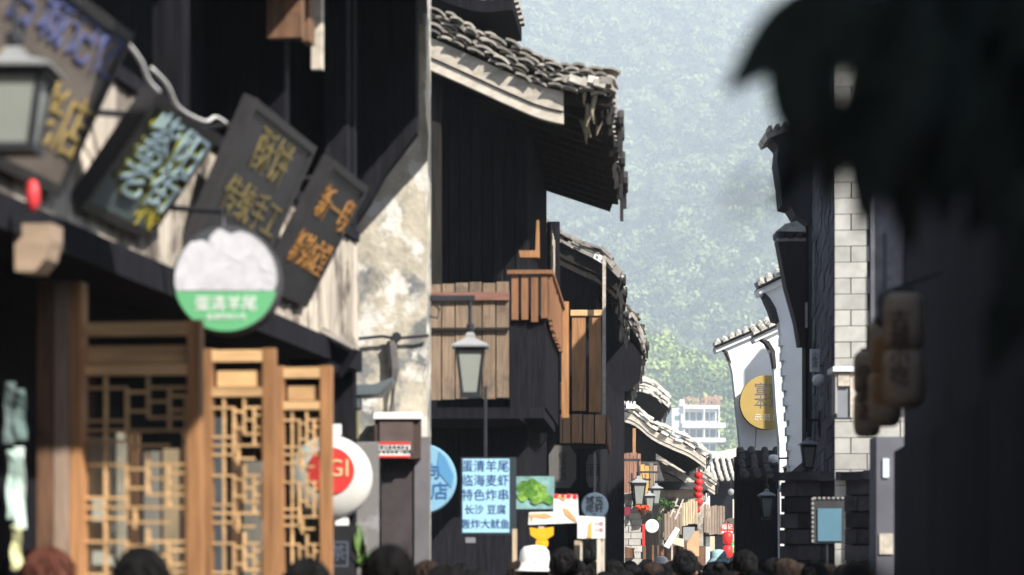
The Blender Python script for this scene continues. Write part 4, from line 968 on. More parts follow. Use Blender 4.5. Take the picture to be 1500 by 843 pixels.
# ------------------------------------------------------------------ right side: white horse-head walls
def horse_wall(label, Y, left, cap, cap_h, t=.34, right_px=1210, shade_step=None, m=WHITEWALL):
    """white wall end facing the lane with a corbelled left edge and a sloping tiled cap"""
    r = thing('stepped_gable_wall', label, 'wall', (WX(left[-1][0], Y), Y, 0), 0, 'white stepped gable walls on the right')
    o = r.location
    l2_ = lambda px, py: (WX(px, Y) - o.x, WZ(py, Y))
    poly = [l2_(*q) for q in left]; poly[-1] = (poly[-1][0], 0)
    xr = WX(right_px, Y) - o.x
    slope = (WZ(cap[-1][1], Y) - WZ(cap[0][1], Y)) / (WX(cap[-1][0], Y) - WX(cap[0][0], Y))
    zc = lambda x: WZ(cap[0][1], Y) + slope * (x - (WX(cap[0][0], Y) - o.x))
    if shade_step: poly = [(xr, 0)] + [(xr, shade_step[1])] + [(shade_step[0], shade_step[1]), (shade_step[0], zc(shade_step[0]) - cap_h)] + poly
    else: poly = [(xr, 0), (xr, zc(xr) - cap_h)] + poly
    MB().prism(poly, 0, t, 'xz').build('wall', m, r)
    a = Vector((WX(cap[0][0], Y) - o.x, t / 2, WZ(cap[0][1], Y))); b = Vector((WX(cap[1][0], Y) - o.x, t / 2, WZ(cap[1][1], Y)))
    d = (b - a).normalized(); L = (b - a).length
    cm = MB(); q = d.to_track_quat('X', 'Z').to_matrix()
    cm.box((a + b) / 2 + Vector((0, 0, -cap_h * .78)), (L, t + .16, cap_h * .34), q); cm.build('cap_moulding', WHITEWALL, r)
    tm = MB(); tile_rows(tm, [Vector((0, t / 2, -.03)), Vector((0, -.16, -cap_h * .52))], d, [.05 + i * .13 + 0 for i in range(int(L / .13))], r=.055, seg=.2)
    offs = [.05 + i * .13 for i in range(int(L / .13))]
    for v in range(len(tm.v)): tm.v[v] = tuple(Vector(tm.v[v]) + a - Vector((0, 0, 0)) + Vector((0, -t / 2 + 0, 0)) + Vector((0, t / 2 - t / 2, 0)))
    tm.build('cap_tiles', PALETILE, r, kind='stuff')
    MB().box((a + b) / 2 + Vector((0, 0, -cap_h * .28)), (L + .04, .2, cap_h * .34), q).build('cap_ridge', PALETILE, r)
    MB().box((a + b) / 2 + Vector((0, -.02, -cap_h * .56)), (L + .02, t + .24, cap_h * .10), q).build('cap_edge', DARKTILE, r)
    return r, l2_
H1, h1 = horse_wall('white stepped gable wall with the round yellow sign, farthest and lowest', 41.0,
    [(1058, 509), (1063, 517), (1069, 530), (1073, 545), (1078, 590), (1084, 650), (1086, 700)], [(1048, 499), (1134, 462)], .22, right_px=1260)
H2, h2 = horse_wall('white stepped gable wall in full sun right of the round yellow sign', 37.5,
    [(1113, 493), (1122, 502), (1130, 518), (1134, 545), (1137, 600), (1142, 650), (1144, 700)], [(1104, 484), (1160, 458)], .20, right_px=1560, shade_step=(2.86, 8.7))  # unseen upper step added to shade the farthest white gable wall
H3, h3 = horse_wall('tall shaded white stepped gable wall next to the brick house', 33.0,
    [(1114, 418), (1117, 433), (1128, 440), (1137, 455), (1142, 475), (1146, 500), (1150, 560), (1156, 620), (1160, 700)], [(1111, 409), (1165, 383)], .24, right_px=1330)
MB().prism([h3(1112, 420), h3(1117, 432), h3(1127, 455), h3(1132, 470), h3(1141, 472), h3(1136, 452), h3(1127, 437), h3(1118, 428)], -.06, .30, 'xz').build('corbel_tiles', DARKTILE, H3)
for k in range(9):       # saw-toothed row of small blocks down the wall corner
    y = 500 + k * 22; a = h3(1146 + k * 1.55, y); piece('corner_block', WHITEWALL, H3, (a[0], .10, a[1]), (.06, .30, .12))
MB().prism([h2(1112, 497), h2(1121, 503), h2(1129, 515), h2(1133, 540), h2(1137, 540), h2(1135, 515), h2(1126, 500)], -.05, .22, 'xz').build('corbel_tiles', DARKTILE, H2)
MB().prism([h1(1055, 511), h1(1062, 515), h1(1068, 528), h1(1071, 532), h1(1066, 516)], -.05, .22, 'xz').build('corbel_tiles', DARKTILE, H1)
ysn = thing('round_yellow_sign', 'round yellow sign with grey characters on the farthest white gable wall', 'sign', tuple(W(1123, 590, 40.7)))
R2_ = 40 / F * 40.7
MB().lathe([(R2_ - .01, -.05), (R2_, -.035), (R2_, .1), (R2_ - .01, .11)], 44, axis='y').build('face', mat('sign_mustard', (.44, .31, .10), .06, 3, rnd=0, bump=0), ysn)
INK = mat('ink_grey', (.16, .17, .17), .05, 5, rnd=0, bump=0)
text('宣\n本', .23, INK, ysn, (-.10, -.056, .10), sp=.95); text('宫\n家', .23, INK, ysn, (.13, -.056, .10), sp=.95); text('示 范 店', .12, WHITE, ysn, (0, -.056, -.26))
MB().tube([(-.17, .02, -R2_ + .06), (-.19, .03, -R2_ - .3)], .008, 5).build('cable', IRON, ysn)
P5 = pent_house('tiled_shop', 'shade-dark tiled pent roof and shop front below the yellow sign', 39.2, 1086, 1175, 660, 697, .9, BLACKWOOD, DARKTILE, rear=.4)  # dark tile colour stands in for the shade on this roof
R3 = thing('rear_shade_block', 'unseen white house added behind the brick house to shade the tall gable', 'house', (4.95, 29.5, 0))  # hidden block added to cast shade on the tall white gable wall
MB().bx(0, 4, 0, 1.9, 0, 7.0).build('wall', WHITEWALL, R3)
MB().prism([(-.2, 6.95), (4.2, 6.95), (2, 9.2)], -.1, 2, 'xz').build('roof', TILE, R3)

# ------------------------------------------------------------------ brick house with the sunlit strip
BH = thing('brick_house', 'grey stone brick house with one tall sunlit strip of wall', 'house', (2.667, 20.0, 0), -rad(5))
bh_ = .132; bw_ = .27
for i in range(50):
    z = .066 + i * bh_; o = (i % 2) * .5 * bw_
    for k in range(4):
        x0 = max(0.004, -o + k * bw_ + .004); x1 = min(.29 if z > 2.9 else .62, -o + (k + 1) * bw_ - .004)
        if x1 - x0 < .03: continue
        piece('brick', BRICK, BH, ((x0 + x1) / 2, .051 + RN.uniform(-.004, .004), z), (x1 - x0 - .001, .1, bh_ - .0055))
sb = MB(); SIDEB = mat('stone_brick_shaded', (.10, .10, .115), .35, 6, (1, 1, 1), .92, .3, .3)  # darker copy of the front brick, shade of the side put into colour
for i in range(50):
    z = .066 + i * bh_; o = (i % 2) * .5 * bw_
    for k in range(24):
        y0 = max(.10, -o + k * bw_ + .004); y1 = -o + (k + 1) * bw_ - .004
        if y1 - y0 < .03: continue
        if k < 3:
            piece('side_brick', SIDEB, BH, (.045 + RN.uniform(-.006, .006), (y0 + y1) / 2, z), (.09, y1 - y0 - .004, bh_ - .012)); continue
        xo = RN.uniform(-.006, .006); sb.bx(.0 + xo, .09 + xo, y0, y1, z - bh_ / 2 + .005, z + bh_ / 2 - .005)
sb.build('side_bricks', mat('stone_brick_shaded', (.10, .10, .115), .35, 6, (1, 1, 1), .92, .3, 0), BH, kind='stuff')
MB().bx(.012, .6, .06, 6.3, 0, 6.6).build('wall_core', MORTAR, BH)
MB().bx(.295, 1.5, -.03, 6.3, 2.95, 6.6).build('shaded_front', SIDEB, BH); MB().bx(.61, 1.5, .03, 6.3, 0, 2.95).build('lower_front', BRICK, BH)  # dark brick colour in place of shade on the front beside the strip
lbh = loc_of(BH)
for py in (203, 214): MB().bx(-.03, .29, -.03, .0, WZ(py, 20), WZ(py - 5, 20)).build('cornice', BRICK, BH)
MB().prism([(-.15, 6.55), (1.6, 6.55), (.7, 7.2)], -.1, 6.4, 'xz').build('roof', DARKTILE, BH)
def flat(root, Y): return lambda px, py: (lambda v: (v.x - root.location.x, v.z - root.location.z))(W(px, py, Y))
sg = thing('side_gable', 'dark shaded gable with tiled cap left of the sunlit brick strip', 'wall', (WX(1184, 25), 25.0, 0))
f = flat(sg, 25.0)
q = [f(*k) for k in ((1128, 200), (1160, 190), (1260, 176), (1260, 345), (1184, 330), (1180, 324), (1166, 316), (1158, 303), (1146, 300), (1143, 268), (1138, 235), (1140, 214))]
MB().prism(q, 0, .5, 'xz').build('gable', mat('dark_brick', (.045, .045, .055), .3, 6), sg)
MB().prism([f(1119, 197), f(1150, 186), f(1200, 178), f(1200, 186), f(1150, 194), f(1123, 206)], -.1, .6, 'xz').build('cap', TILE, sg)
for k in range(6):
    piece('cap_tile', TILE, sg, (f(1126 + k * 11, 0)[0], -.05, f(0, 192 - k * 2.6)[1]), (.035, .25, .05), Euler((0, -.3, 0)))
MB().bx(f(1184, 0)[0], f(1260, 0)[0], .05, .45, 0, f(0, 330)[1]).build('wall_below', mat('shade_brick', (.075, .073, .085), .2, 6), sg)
cp = thing('tiled_corbel', 'dark tapering timber corbel with three tile ends below the side gable', 'corbel', (WX(1160, 24.0), 24.0, 0))
f = flat(cp, 24.0)
MB().prism([f(1139, 351), f(1180, 351), f(1180, 506), f(1172, 506), f(1166, 470), (f(1152, 420))], 0, .3, 'xz').build('corbel', mat('corbel_dark', (.055, .042, .04), .3, 4, GV), cp)
for k in range(3):
    p = f(1143 + k * 14, 344); MB().lathe([(.028, -.02), (.045, 0), (.045, .3)], 10, (p[0], -.02, p[1]), 'y').build('tile_end', DARKTILE, cp)
MB().prism([f(1136, 340), f(1150, 329), f(1166, 325), f(1178, 334), f(1180, 341)], -.06, .35, 'xz').build('cap', PALETILE, cp)
MB().prism([f(1139, 349), f(1180, 349), f(1180, 354), f(1140, 354)], -.02, .3, 'xz').build('fascia', TILE, cp)
MB().bx(f(1180, 0)[0], f(1184.5, 0)[0], .0, .3, 0, f(0, 330)[1]).build('edge_post', DARKWOOD, cp)
piece('pale_patch', FASCIA, cp, (f(1181, 0)[0], -.01, f(0, 462)[1]), (.02, .02, .25))
# unseen gable block added to throw the sharp shade beside the strip (out of frame)
FW = thing('shade_gable', 'unseen gable block added beyond the dark shop to shade the brick front', 'wall', (3.74, 19.1, 0))
MB().bx(0, 5, 0, .85, 3.75, 8.4).build('upper_wall', WHITEWALL, FW); MB().bx(.7, 5, 0, .85, 0, 3.75).build('lower_wall', WHITEWALL, FW)
# low angled stone wall with notice board
LW = thing('angled_stone_wall', 'low dark stone wall with ledge and blue glazed notice board', 'wall', (2.76, 20.0, 0), math.atan2(.77, -.64))
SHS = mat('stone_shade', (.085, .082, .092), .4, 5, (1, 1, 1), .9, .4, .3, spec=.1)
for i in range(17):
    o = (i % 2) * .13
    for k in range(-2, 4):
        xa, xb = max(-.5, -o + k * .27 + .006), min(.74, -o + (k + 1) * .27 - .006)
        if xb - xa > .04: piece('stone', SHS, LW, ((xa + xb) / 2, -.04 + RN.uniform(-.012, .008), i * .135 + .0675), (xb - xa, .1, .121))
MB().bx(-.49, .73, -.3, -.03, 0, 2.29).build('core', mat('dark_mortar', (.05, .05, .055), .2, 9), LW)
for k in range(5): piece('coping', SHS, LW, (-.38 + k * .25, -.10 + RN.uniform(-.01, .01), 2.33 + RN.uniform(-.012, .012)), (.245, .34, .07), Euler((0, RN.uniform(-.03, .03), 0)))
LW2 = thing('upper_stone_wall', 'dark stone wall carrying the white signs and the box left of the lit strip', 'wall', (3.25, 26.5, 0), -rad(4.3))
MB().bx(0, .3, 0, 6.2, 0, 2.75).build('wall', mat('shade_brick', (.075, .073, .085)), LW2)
nb = thing('notice_board', 'blue glazed notice board with a saw-toothed frame on the stone wall', 'notice board', tuple(W(1212, 762, 19.5)), 0)
f = flat(nb, 19.5)
a, b = f(1190, 796), f(1237, 729)
MB().bx(a[0], b[0], .02, .08, a[1], b[1]).build('case', mat('board_case', (.05, .05, .055), .2, 6), nb)
c, d = f(1198, 793), f(1233, 745)
MB().bx(c[0], d[0], .008, .018, c[1], d[1]).build('pane', mat('board_glass', (.10, .20, .26), .15, 2, rnd=0, bump=0, rough=.12, spec=.6), nb)
GREYT = mat('tooth_grey', (.30, .29, .28), .1, 6)
for k in range(10): piece('tooth', GREYT, nb, (a[0] + .004, .03, a[1] + .02 + k * .0375), (.016, .05, .02))
for k in range(7): piece('tooth', GREYT, nb, (a[0] + .02 + k * .0375, .03, b[1] - .004), (.02, .05, .016))
MB().tube([(0, .05, a[1]), (0, .05, -1.8)], .012, 6).build('post', IRON, nb)
# small fittings on the right
vs = thing('small_white_sign', 'small white upright sign on the dark side wall above the floodlight', 'sign', tuple(W(1194, 528, 22.5)))
MB().bx(-.042, .042, 0, .05, -.105, .105).build('board', WHITE, vs); text('小\n吃\n店', .055, mat('ink_grey', (.3, .31, .3)), vs, (0, -.003, 0), sp=.85)
MB().tube([(.04, .03, -.05), (.22, .05, -.05)], .01, 6).build('arm', IRON, vs)
def floodlight(px, py, Y, lab, s=1.0):
    r = thing('floodlight', lab, 'lamp', tuple(W(px, py, Y)), 0, 'small white floodlights'); 
    MB().lathe([(.02 * s, .05 * s), (.05 * s, .04 * s), (.065 * s, 0), (.055 * s, -.04 * s), (.01 * s, -.055 * s)], 14).build('head', WHITE, r, True)
    MB().tube([(.03 * s, .02, 0), (.25 * s, .03, .01)], .012 * s, 6).build('arm', IRON, r)
    return r
floodlight(1200, 557, 22.0, 'round white floodlight under the small white upright sign')
floodlight(1133, 672, 33, 'white floodlight over the pent roof below the yellow sign', 1.1); floodlight(1146, 716, 33, 'white floodlight lower down beside the far right lantern', 1.0)
bx_ = thing('wall_box', 'pale framed grey box under a white ledge at the foot of the lit strip', 'box', tuple(W(1238, 578, 19.3)))
f = flat(bx_, 19.3)
for nm, px0, px1, py0, py1, y0, y1, m in (('ledge', 1219, 1254, 538, 545, -.06, .3, WHITE), ('case', 1226, 1251, 547, 612, 0, .26, mat('box_grey', (.20, .21, .23), .1, 5)), ('frame', 1245, 1251, 547, 612, -.02, -.001, FASCIA), ('frame', 1223, 1226, 547, 606, -.02, .2, GREYT), ('hood', 1227, 1244, 548, 566, -.03, -.001, FASCIA)):
    a, b = f(px0, py1), f(px1, py0); MB().bx(a[0], b[0], y0, y1, a[1], b[1]).build(nm, m, bx_)
lan3 = street_lantern('iron lantern before the stone wall right of the white gables', tuple(W(1184, 652, 21.8)), 0, .16)
lan3.scale = (.70,) * 3
dup(lan3, tuple(W(1123, 727, 33)), 0, 'pale capped lantern before the dark shop front below the yellow sign', scale=1.0)
dup(lan3, tuple(W(1157, 686, 34)), 0, 'iron lantern half hidden left of the stone wall lantern', scale=.9)
wb = thing('white_pier', 'grey pier with a pale lit base painted on and small blue white plate at the edge of the dark shop', 'wall', (WX(1296, 15.5), 15.5, 0))
f = flat(wb, 15.5)
a, b = f(1284, 812), f(1308, 640)
MB().bx(a[0], b[0] + .2, 0, .3, 0, b[1]).build('pier', mat('pier_grey', (.12, .12, .145), .15, 5), wb)
c, d = f(1288, 812), f(1308, 782); MB().bx(c[0], d[0], -.012, -.001, c[1], d[1]).build('lit_base', FASCIA, wb)  # pale sheet standing in for the sunlit foot of the pier
c, d = f(1293, 700), f(1302, 672); MB().bx(c[0], d[0], -.012, -.001, c[1], d[1]).build('plate', mat('plate_blue', (.55, .65, .72), .05, 5), wb)

# ------------------------------------------------------------------ near dark shop on the right
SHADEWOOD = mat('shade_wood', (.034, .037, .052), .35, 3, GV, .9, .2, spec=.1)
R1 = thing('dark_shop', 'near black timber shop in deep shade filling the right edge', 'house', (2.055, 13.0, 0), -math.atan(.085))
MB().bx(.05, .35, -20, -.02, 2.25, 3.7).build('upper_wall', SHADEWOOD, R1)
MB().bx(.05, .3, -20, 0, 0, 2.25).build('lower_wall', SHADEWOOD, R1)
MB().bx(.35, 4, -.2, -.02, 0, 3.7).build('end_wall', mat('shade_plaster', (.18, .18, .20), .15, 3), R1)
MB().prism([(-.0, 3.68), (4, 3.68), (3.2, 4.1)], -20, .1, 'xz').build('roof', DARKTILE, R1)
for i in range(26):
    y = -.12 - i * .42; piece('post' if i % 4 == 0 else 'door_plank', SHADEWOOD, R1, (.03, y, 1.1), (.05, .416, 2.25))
# brown paper lanterns hanging in a row from its ledge
PAPER = mat('paper_brown', (.46, .35, .25), .2, 8, (1, 1, 3), .8, .15, .1)
for px, py0, py1, w_, Y, lab, s in ((1270, 515, 640, 40, 11.0, 'brown paper lantern in the row, farthest left and lowest', '临海老酒'), (1296, 470, 625, 50, 9.6, 'brown paper lantern in the row, middle one with orange characters', '紫阳老街'), (1324, 430, 598, 60, 8.4, 'brown paper lantern in the row, rightmost and darkest', '古城小吃')):
    r = thing('paper_lantern', lab, 'lantern', tuple(W(px, (py0 + py1) / 2, Y)), 0, 'brown paper lanterns hung in a row')
    a, h = w_ / 2 / F * Y, (py1 - py0) / 2 / F * Y
    for sgn, nm in ((1, 'upper_body'), (-1, 'lower_body')):
        pr = [(a * .80, h * .02 * 1), (a * .97, h * .10), (a, h * .3), (a, h * .75), (a * .9, h * .92), (a * .6, h)] if sgn > 0 else [(a * .6, -h), (a * .9, -h * .92), (a, -h * .75), (a, -h * .3), (a * .97, -h * .08), (a * .80, h * .01)]
        MB().lathe(pr, 22).build(nm, PAPER, r, True)
    MB().lathe([(a * .5, h * .98), (a * .5, h * 1.06), (a * .2, h * 1.08)], 14).build('cap', IRON, r)
    MB().tube([(0, 0, h), (0, 0, h + .35)], .004, 5).build('cord', IRON, r)
    text('\n'.join(s), h * .36, mat('ink_lantern', (.10, .06, .04), .1, 5, rnd=0, bump=0) if px != 1296 else AMBER, r, (-a * .35, -a * .96, 0), (rad(90), 0, rad(-20)), sp=.9)
lh_ = thing('hood_lamp', 'dark pear shaped lamp with pale metal hood above the paper lanterns', 'lamp', tuple(W(1298, 480, 8.8)))
MB().lathe([(.012, .135), (.03, .12), (.036, .09), (.030, .05), (.05, .02), (.02, .0)], 14).build('body', mat('lamp_grey', (.12, .12, .12), .1, 6), lh_, True)
MB().prism([(-.02, -.006), (.045, -.002), (.03, .022), (.0, .014)], -.05, .05, 'xz').build('hood', LAMPCAP, lh_)
MB().tube([(0, 0, .13), (.2, 0, .2)], .006, 6).build('arm', IRON, lh_)

# ------------------------------------------------------------------ plants
LEAF = mat('leaf_dark', (.05, .064, .052), .3, 30, (1, 1, 1), .6, .1, .2)
LEAFB = mat('leaf_fresh', (.10, .20, .035), .3, 20, (1, 1, 1), .5, .1, .3)
def leaf_mesh(nm, curve, fold, m):
    mb = MB(); n = 7; vs = []
    for i in range(n + 1):
        t = i / n; wd = .17 * math.sin(math.pi * min(1, t * 1.0) ** .85) * (1 - .25 * t) + (.0 if i in (0, n) else .01)
        z = -curve * t * t
        vs += [(-wd, t, z + fold * wd), (0, t, z), (wd, t, z + fold * wd)]
    fs = []
    for i in range(n):
        a = i * 3; fs += [(a, a + 1, a + 4, a + 3), (a + 1, a + 2, a + 5, a + 4)]
    mb.add(vs, fs); me = mb.mesh(nm); me.materials.append(m); me.polygons.foreach_set('use_smooth', [True] * len(me.polygons))
    return me
LM = [leaf_mesh('leaf', c, f, LEAF) for c, f in ((.15, .5), (.3, .3), (.05, .6), (.4, .4))]
def put_leaf(root, a, b, width, me, roll=0.):
    a, b = Vector(a) - root.location, Vector(b) - root.location; d = b - a
    yv = d.normalized(); zv = Vector((RN.uniform(-.2, .2), -1, .25)); zv = (zv - yv * zv.dot(yv)).normalized(); xv = yv.cross(zv)
    q = Matrix((xv, yv, zv)).transposed().to_quaternion() @ Euler((0, roll, 0)).to_quaternion()
    L = d.length
    child('leaf', me, root, a, q.to_euler(), (width / .34, L, L))
FP = thing('leafy_branch', 'large out of focus dark leaves hanging into the top right corner', 'branch', tuple(W(1700, -60, 2.0)))
br = MB(); o = FP.location
for pts, r0 in (([(1720, -60), (1500, -30), (1330, -10), (1210, 0)], .008), ([(1600, -40), (1480, 60), (1380, 160), (1330, 260)], .007), ([(1720, 200), (1600, 300), (1500, 480)], .008)):
    br.tube([W(*p, 2.45) - o for p in pts], [r0, r0 * .8, r0 * .6, r0 * .4][:len(pts)], 6)
br.build('branch', mat('twig', (.05, .04, .03), .2, 20), FP)
LV = [((1262, -45), (1226, 105), 70, 2.5, 0), ((1235, -25), (1058, 138), 74, 2.5, 0), ((1180, 10), (1148, 250), 66, 2.5, .3), ((1205, 60), (1172, 318), 62, 2.7, -.3), ((1228, 140), (1205, 330), 40, 2.8, .2), ((1300, 30), (1262, 345), 92, 2.5, .2), ((1235, -50), (1160, 110), 84, 2.3, .3), ((1112, 262), (1072, 318), 22, 1.3, .3),
      ((1345, 20), (1306, 300), 84, 2.6, -.3), ((1330, -20), (1368, 250), 96, 2.7, .3), ((1400, 0), (1380, 340), 96, 2.6, .2), ((1440, -20), (1452, 320), 110, 2.4, 0), ((1160, 60), (1142, 190), 50, 2.6, .3), ((1320, 120), (1330, 380), 70, 2.8, .2)]
for a, b, wd, Y, roll in LV: put_leaf(FP, W(*a, Y), W(*b, Y + RN.uniform(-.05, .05)), wd * 1.25 / F * Y, LM[RN.randrange(4)], roll * .6)
for i in range(60):
    px = RN.uniform(1350, 1640); py = RN.uniform(-120, 420) if px > 1460 else RN.uniform(-120, 80); Y = RN.uniform(2.1, 3.0); an = RN.uniform(-.9, .5); L = RN.uniform(150, 260)
    put_leaf(FP, W(px, py, Y), W(px + L * math.sin(an), py + L * math.cos(an), Y + RN.uniform(-.05, .05)), RN.uniform(60, 100) / F * Y, LM[RN.randrange(4)], RN.uniform(-.8, .8))
LP = thing('low_shrub', 'dark blurred shrub leaves rising along the bottom right edge', 'plant', tuple(W(1240, 960, 2.3)))
for i in range(70):
    px = RN.uniform(1060, 1420); Y = RN.uniform(1.9, 2.7); py = 850 - 48 * math.exp(-((px - 1220) / 110) ** 2) + RN.uniform(0, 90); an = RN.uniform(-.9, .9); L = RN.uniform(60, 110)
    put_leaf(LP, W(px - L * math.sin(an), py + L * math.cos(an), Y), W(px, py, Y), RN.uniform(24, 42) / F * Y, LM[RN.randrange(4)], RN.uniform(-.9, .9))
mb = MB()
for i in range(7): mb.tube([Vector((0, 0, -.5)), W(1120 + i * 40, 900, 2.3) - LP.location], [.006, .003], 5)
mb.build('stem', mat('twig', (.05, .04, .03)), LP)
def leaf_cloud(name, label, c, R, n, size, m, seed, cat='plant', stem=None):
    r_ = np.random.RandomState(seed); root = thing(name, label, cat, tuple(c))
    o = wood_mass('foliage', np.zeros((5, 3)) + r_.normal(size=(5, 3)) * np.array(R) * .45, np.full(5, float(np.mean(R)) * .6), n // 5, size, m, seed); o.parent = root; o['kind'] = 'stuff'
    if stem: MB().tube([(0, 0, -stem), (0, 0, 0)], [.025, .012], 6).build('stem', mat('twig', (.05, .04, .03)), root)
    return root
LFM = leaf_mat('shrub_leaves', [(.03, .07, .02), (.06, .13, .03), (.12, .2, .05)], 3.)
leaf_cloud('hanging_plant', 'green bush hanging above the round white sign in the far lane', W(970, 748, 51), (.22, .15, .24), 700, .035, LFM, 21, stem=.6)
pl = thing('potted_plant', 'leafy plant with pale green bud at the foot of the plaster wall', 'plant', (WX(535, 12.6), 12.6, .0))
MB().lathe([(.10, 0), (.14, .02), (.18, .34), (.19, .36), (.16, .36)], 18).build('pot', mat('clay_pot', (.25, .12, .08), .2, 6), pl)
MB().tube([(0, 0, .3), (.01, 0, .9), (0, 0, 1.72)], [.016, .012, .005], 6).build('stem', mat('twig', (.05, .04, .03)), pl)
LMB = [leaf_mesh('leaf', c, f, LEAFB) for c, f in ((.2, .5), (.35, .3))]
for i in range(34):
    z = RN.uniform(1.25, 1.66); an = RN.uniform(0, 6.28); L = RN.uniform(.12, .22)
    a = Vector((0, 0, z)) + pl.location
    put_leaf(pl, a, a + Vector((math.cos(an) * L * .8, math.sin(an) * L * .6, RN.uniform(-.06, .10))), RN.uniform(.03, .05), LMB[i % 2], RN.uniform(-.5, .5))
put_leaf(pl, pl.location + Vector((-.03, 0, 1.66)), pl.location + Vector((-.035, 0, 1.84)), .06, LMB[0], .3)

# ------------------------------------------------------------------ people in the lane
def eval_remesh(mb, name, vox, m, smooth=2):
    me = mb.mesh(name); o = bpy.data.objects.new(name, me); COL.objects.link(o)
    md = o.modifiers.new('r', 'REMESH'); md.mode = 'VOXEL'; md.voxel_size = vox; md.use_smooth_shade = True
    s = o.modifiers.new('s', 'SMOOTH'); s.iterations = smooth; s.factor = .5
    out = bpy.data.meshes.new_from_object(o.evaluated_get(bpy.context.evaluated_depsgraph_get())); out.name = name
    bpy.data.objects.remove(o); out.materials.clear(); out.materials.append(m)
    return out
def ell(mb, c, r, n=14):
    prof = [(max(1e-3, math.sin(math.pi * (i + .02) / (n + .04))), -math.cos(math.pi * (i + .02) / (n + .04))) for i in range(n + 1)]
    vs = MB(); vs.lathe(prof, n * 2 - 8)
    mb.add([(v[0] * r[0] + c[0], v[1] * r[1] + c[1], v[2] * r[2] + c[2]) for v in vs.v], vs.f)
def caps(mb, pts, rs):
    mb.tube(pts, rs, 12)
    for p, r in zip(pts, rs): ell(mb, p, (r, r, r), 8)
def torso(mb, g=0.):
    ell(mb, (0, 0, 1.27), (.165 + g, .105 + g, .17 + g)); ell(mb, (0, .0, 1.06), (.145 + g, .10 + g, .17 + g)); ell(mb, (0, .01, .90), (.165 + g, .115 + g, .13 + g))
    caps(mb, [(-.155, .01, 1.355), (.155, .01, 1.355)], [.055 + g, .055 + g]); caps(mb, [(-.06, .01, 1.40), (.06, .01, 1.40)], [.05 + g, .05 + g])
def arm(mb, s, g=0., hand=True):
    sh, el, wr = (s * .175, .01, 1.35), (s * .225, .03, 1.08), (s * .225, -.06, .84)
    caps(mb, [sh, el, wr], [.052 + g, .042 + g, .028 + g])
    if not hand: return
    ell(mb, (s * .222, -.075, .775), (.018, .040, .052), 10)
    for k, (L, dy) in enumerate(((.072, -.032), (.082, -.011), (.078, .010), (.060, .030))):
        b = Vector((s * .222, -.075 + dy, .735)); m_ = b + Vector((-s * .006, -.006, -L * .55)); e = m_ + Vector((-s * .018, -.006, -L * .42))
        caps(mb, [b, m_, e], [.0095, .0088, .0078])
    caps(mb, [(s * .215, -.105, .795), (s * .200, -.128, .760), (s * .192, -.132, .728)], [.012, .0105, .009])
def leg(mb, s, g=0., foot=True, st=0.):
    hp, kn, an = (s * .088, .01, .88), (s * .095, -.02 - st * .5, .48), (s * .095, .02 - st, .09)
    caps(mb, [hp, kn, an], [.085 + g, .055 + g, .038 + g])
    ell(mb, (s * .095, .035 - st * .75, .33), (.05 + g, .055 + g, .12), 10)
    if foot: ell(mb, (s * .10, -.05 - st, .04), (.045 + g, .125 + g, .042 + g), 10)
hb = MB()
ell(hb, (0, .01, 1.585), (.074, .092, .097), 18); ell(hb, (0, -.028, 1.515), (.054, .062, .070), 14)
caps(hb, [(0, .02, 1.40), (0, .012, 1.50)], [.055, .050])
caps(hb, [(0, -.088, 1.585), (0, -.104, 1.548)], [.009, .014]); ell(hb, (0, -.084, 1.500), (.024, .012, .008), 8); ell(hb, (0, -.082, 1.488), (.020, .011, .007), 8)
ell(hb, (0, -.076, 1.463), (.026, .02, .016), 8)
for s in (-1, 1):
    ell(hb, (s * .076, .02, 1.55), (.010, .020, .032), 10); ell(hb, (s * .030, -.075, 1.598), (.022, .012, .007), 8)
torso(hb)
for s in (-1, 1): arm(hb, s); leg(hb, s, 0, True, .10 * s)
BODY = eval_remesh(hb, 'body', .0085, SKIN)
def cloth(name, parts, vox=.012):
    mb = MB(); parts(mb); return mb
def jacket(mb):
    torso(mb, .016); 
    for s in (-1, 1): arm(mb, s, .016, False)
    caps(mb, [(0, .018, 1.41), (0, .016, 1.445)], [.068, .062])
def trousers(mb):
    ell(mb, (0, .01, .88), (.178, .128, .12))
    for s in (-1, 1): leg(mb, s, .014, False, .10 * s)
def shoes(mb):
    for s in (-1, 1): ell(mb, (s * .10, -.05 - .1 * s, .045), (.052, .135, .05), 10)
jm = MB(); jacket(jm); tm_ = MB(); trousers(tm_); sm_ = MB(); shoes(sm_)
JK = {}
def jacket_mesh(m):
    if not JK: JK['_'] = eval_remesh(jm, 'jacket', .012, m)
    if m.name not in JK:
        me = JK['_'].copy(); me.name = 'jacket'; me.materials.clear(); me.materials.append(m); JK[m.name] = me
    return JK[m.name]
TROUS = eval_remesh(tm_, 'trousers', .012, mat('trouser_cloth', (.03, .035, .05), .2, 20, rnd=.4)); SHOES = eval_remesh(sm_, 'shoes', .012, BLACKP)
eb = MB()
for s in (-1, 1): ell(eb, (s * .030, -.079, 1.585), (.012, .006, .007), 8)
EYES = eb.mesh('eyes'); EYES.materials.append(BLACKP)
